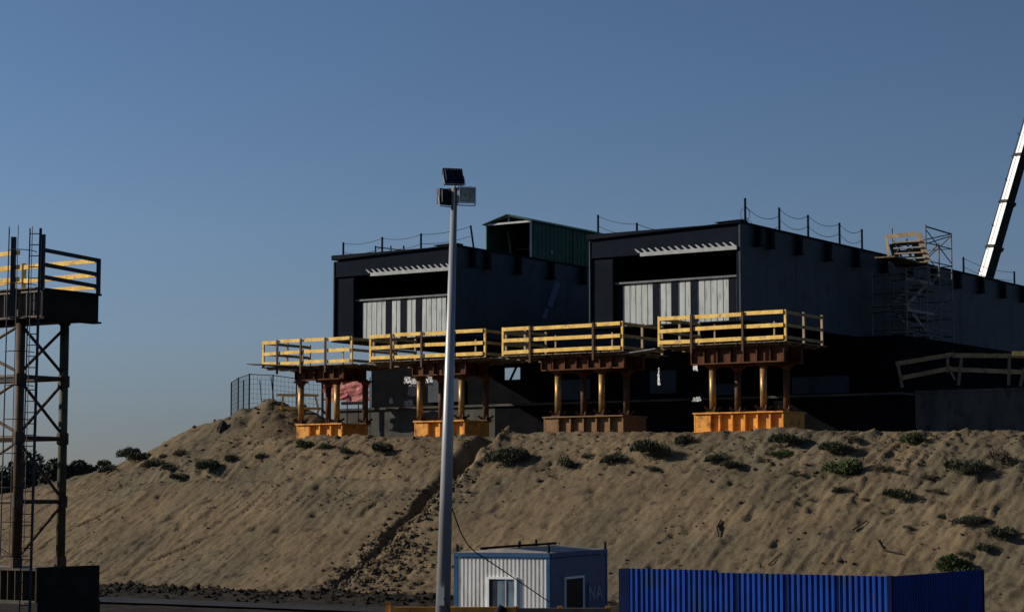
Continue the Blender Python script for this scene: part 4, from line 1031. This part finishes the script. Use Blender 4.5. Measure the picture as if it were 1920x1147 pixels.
# ------------------------------------------------------------------ cabin
def cabin():
    C = Frame(1.0, 57, 21); A = C.s_of(852, 0); B = C.t_of(1137, 0); h = 2.67
    t = thing('site_cabin', C.pt(A/2, B/2, 0), 'small blue framed site cabin with white corrugated end and a window', 'cabin')
    m = MB(); x = .1; i = 0; p = .057
    while x < A-.1:
        x1 = min(x+p, A-.1); d = .03 if i % 2 else 0.0
        m.box(C, x, x1, .02+d, .08, .1, h-.14); x = x1; i += 1
    m.build('end_wall', M['white'], t)
    MB().box(C, .02, .08, .1, B-.1, .1, h-.14).build('side_wall', M['cab_wall'], t)
    MB().box(C, A-.08, A-.02, .1, B-.1, .1, h-.14).build('side_wall', M['cab_wall'], t)
    MB().box(C, .08, A-.08, B-.08, B-.02, .1, h-.14).build('end_wall', M['cab_wall'], t)
    MB().box(C, .05, A-.05, .05, B-.05, .0, .1).build('floor', M['cab_blue'], t)
    f = MB()
    for a in (0, A-.1):
        for b in (0, B-.1): f.box(C, a, a+.1, b, b+.1, 0, h-.12)
    f.box(C, 0, A, -.02, .1, h-.12, h); f.box(C, 0, A, B-.1, B+.02, h-.12, h); f.box(C, -.02, .1, .1, B-.1, h-.12, h); f.box(C, A-.1, A+.02, .1, B-.1, h-.12, h)
    f.box(C, .1, A-.1, -.01, .02, 0, .12); f.box(C, -.01, .02, .1, B-.1, 0, .12)
    f.build('frame', M['cab_blue'], t)
    r = MB(); e = .1
    q = [C.pt(0, 0, h+.002), C.pt(A, 0, h+.002), C.pt(A, B, h+.002), C.pt(0, B, h+.002)]
    rid = [C.pt(A/2, e, h+.11), C.pt(A/2, B-e, h+.11)]
    r.add(q+rid, [(0, 4, 1), (1, 4, 5, 2), (2, 5, 3), (3, 5, 4, 0)])
    r.build('roof', M['roof'], t)
    for a, b in ((.05, .05), (A-.08, .05), (.05, B-.05), (A-.08, B-.05)):
        c = C.pt(a, b, h); MB().tube(c, c+Vector((0, 0, .15)), .04, 8).tube(c+Vector((0, 0, .15)), c+Vector((0, 0, .22)), .05, 8, .03).build('lifting_post', M['steel_black'], t)
    def window(fr, a0, a1, b, z0, z1, side, gm):
        W = .06
        g = MB(); w_ = MB()
        if side == 'end':
            for (x0, x1, y0, y1) in ((a0, a1, z1-W, z1), (a0, a1, z0, z0+W), (a0, a0+W, z0+W, z1-W), (a1-W, a1, z0+W, z1-W)): w_.box(fr, x0, x1, b-.05, b+.02, y0, y1)
            g.box(fr, a0+W, a1-W, b-.012, b+.0, z0+W, z1-W)
            fm = 'white_frame'
        else:
            for (x0, x1, y0, y1) in ((a0, a1, z1-W, z1), (a0, a1, z0, z0+W), (a0, a0+W, z0+W, z1-W), (a1-W, a1, z0+W, z1-W)): w_.box(fr, b-.04, b+.02, x0, x1, y0, y1)
            g.box(fr, b-.012, b, a0+W, a1-W, z0+W, z1-W)
            fm = 'white_frame'
        o = w_.build('window_frame', M[fm], t); g.build('window_pane', M[gm], o)
        return o
    aL = C.s_of(914, 0); aR = C.s_of(969, 0)
    wo_ = window(C, aR, aL, .018, 1.05, 2.03, 'end', 'glass')
    MB().box(C, aL-.27, aL-.06, -.0, .004, 1.12, 1.97).build('curtain', M['dark_metal'], wo_)
    MB().box(C, aR+.3, aR+.335, -.012, .004, 1.12, 1.97).build('mullion', M['galv'], wo_)
    MB().box(C, aR-.04, aL+.04, -.10, -.032, 1.0, 1.045).build('sill', M['white_frame'], wo_)
    b0 = C.t_of(1058, 0); b1 = C.t_of(1093, 0)
    window(C, b0, b1, .018, .95, 2.0, 'side', 'glass_dark')
    # sign board with the letters NA
    s0 = C.t_of(1100, 0); s1 = C.t_of(1128, 0)
    o = MB().box(C, -.012, .02, s0, s1-.02, 1.1, 1.78).build('sign_board', M['cab_blue'], t)
    L = MB(); z0, z1 = 1.3, 1.68; wdt = (s1-s0)/2
    def seg(u0, v0, u1, v1):
        L.beam(C.pt(-.02, u0, z0+(z1-z0)*v0), C.pt(-.02, u1, z0+(z1-z0)*v1), .055*1.3, .02, -C.w)
    x = s0+.12; ww = wdt-.25
    seg(x, 0, x, 1); seg(x+ww, 0, x+ww, 1); seg(x, 1, x+ww, 0)
    x = s0+wdt+.08
    seg(x, 0, x+ww/2, 1); seg(x+ww, 0, x+ww/2, 1); seg(x+ww*.2, .35, x+ww*.8, .35)
    L.build('lettering', M['pale_steel'], o)
    pp = MB(); pp.path([C.pt(A*.78, .4, h+.1), C.pt(A*.5, .8, h+.16), C.pt(A*.28, 1.2, h+.2), C.pt(A*.1, 1.3, h+.24)], .035, 6)
    pp.path([C.pt(A*.3, 1.2, h+.15), C.pt(A*.3, 1.2, h+.34)], .03, 6)
    tag(pp.build('pipe', M['steel_black']), 'dark crooked pipe lying on the cabin roof', 'pipe')
    cb = [P(845, 946, 46), P(853, 968, 47.6), P(864, 998, 50), P(878, 1022, 53), P(893, 1036, 55.8), P(915, 1050, 56.4), P(945, 1070, 56.7), P(985, 1097, 56.7), P(1029, 1127, 56.75)]
    tag(MB().path(cb, .016, 6).build('cable', M['black']), 'black cable sagging from the lamp mast across the white cabin wall', 'cable')
cabin()

# ------------------------------------------------------------------ blue sheet fence
def hoarding():
    C = Frame(7.4, 42, 34); h = 2.6
    L = 6.18; t = thing('sheet_fence', C.pt(L/2, 0, 0), 'blue corrugated sheet fence, its long ribbed side catching the sun', 'fence', 'blue sheet fences by the foot of the slope')
    def run(n0, n1, along, par, ztop, off=0.):
        m = MB(); x = n0; i = 0; p = .0315
        vs = []; fs = []
        while x < n1-.001:
            x1 = min(x+p, n1)
            d0 = [0, .0, .03, .03][i % 4]; d1 = [0, .03, .03, .0][i % 4]
            lo, hi = .05, ztop
            def pt(a, d, z): return C.pt(a, -d+off, z) if along == 'a' else C.pt(-d+off, a, z)
            k = len(vs); vs += [pt(x, d0, lo), pt(x1, d1, lo), pt(x1, d1, hi), pt(x, d0, hi)]; fs.append((k, k+1, k+2, k+3)); x = x1; i += 1
        m.add(vs, fs); o = m.build('corrugated_sheet', M['blue'], par)
        md = o.modifiers.new('thick', 'SOLIDIFY'); md.thickness = .004
    x = 0
    a1 = C.s_of(1337, 0)
    run(.0, a1-.01, 'a', t, h, .0); run(a1+.0, L-.26, 'a', t, h+.05, -.02)
    MB().box(C, L-.26, L, -.035, .03, .05, h+.04).build('end_strip', M['blue_dark'], t)
    MB().box(C, a1-.02, L-.02, .045, .075, h-.06, h+.045).build('top_rail', M['blue_dark'], t)
    for z in (.5, 1.4, 2.25): MB().box(C, 0, L, .04, .08, z, z+.06).build('rail', M['steel_dark'], t)
    for a in (.12, 2.1, 4.1, 6.05): MB().box(C, a-.03, a+.03, .08, .14, 0, h-.02).build('post', M['steel_dark'], t)
    for a in np.arange(1.1, L-.3, 1.13): MB().box(C, a, a+.035, -.038, -.030, .05, h-.01).build('joint_strip', M['blue_dark'], t)
    t2 = thing('sheet_fence', C.pt(0, 2.35, 0), 'dark shaded return of the blue sheet fence at the right', 'fence', 'blue sheet fences by the foot of the slope')
    run(.0, 4.7, 'b', t2, h, -.0)
    MB().box(C, -.034, .05, -.04, .05, 0, h+.01).build('corner_post', M['blue_dark'], t2)
    for z in (.5, 1.4, 2.25): MB().box(C, .04, .08, .1, 4.7, z, z+.06).build('rail', M['steel_dark'], t2)
    for b in (1.6, 3.2, 4.64): MB().box(C, .08, .14, b-.03, b+.03, 0, h-.02).build('post', M['steel_dark'], t2)
    MB().box(C, -.035, .035, 4.70, 4.76, 0, h+.01).build('end_post', M['steel_dark'], t2)
M['blue_dark'] = mat('dark_blue_paint', (.003, .009, .045), (.002, .006, .03), .8, scale=2, spec=.05)
hoarding()

# ------------------------------------------------------------------ orange barrier in the foreground
def barrier():
    Y = 50.0
    t = thing('steel_barrier', (P(880, 1140, Y).x, Y, 0), 'orange steel barrier crossing the bottom edge in front of the cabin', 'barrier')
    z = lambda y: P(800, y, Y).z
    fr = Frame(P(970, 1140, Y).x, Y, 0)
    def seg(x0, x1, mm, y=1137, h=.28):
        a = P(x0, y, Y); b = P(x1, y, Y); MB().beam(Vector((a.x, Y, a.z-h/2)), Vector((b.x, Y, a.z-h/2)), .12, h).build('beam', M[mm], t)
    seg(738, 968, 'orange'); seg(968, 1142, 'timber', 1139, .2)
    for x in (727, 743, 850, 968, 1050, 1141):
        a = P(x, 1128 if x == 727 else 1136, Y); MB().beam(Vector((a.x, Y+.12, 0)), Vector((a.x, Y+.12, a.z)), .12, .09).build('post', M['orange'] if x != 743 else M['steel_black'], t)
    m = MB(); r = random.Random(5); c = P(938, 1146, Y-.1); blob(m, c, .2, r, 9); 
    tag(m.build('sack', M['black'], None, True), 'black sack hanging over the orange barrier in front of the cabin window', 'sack')
barrier()
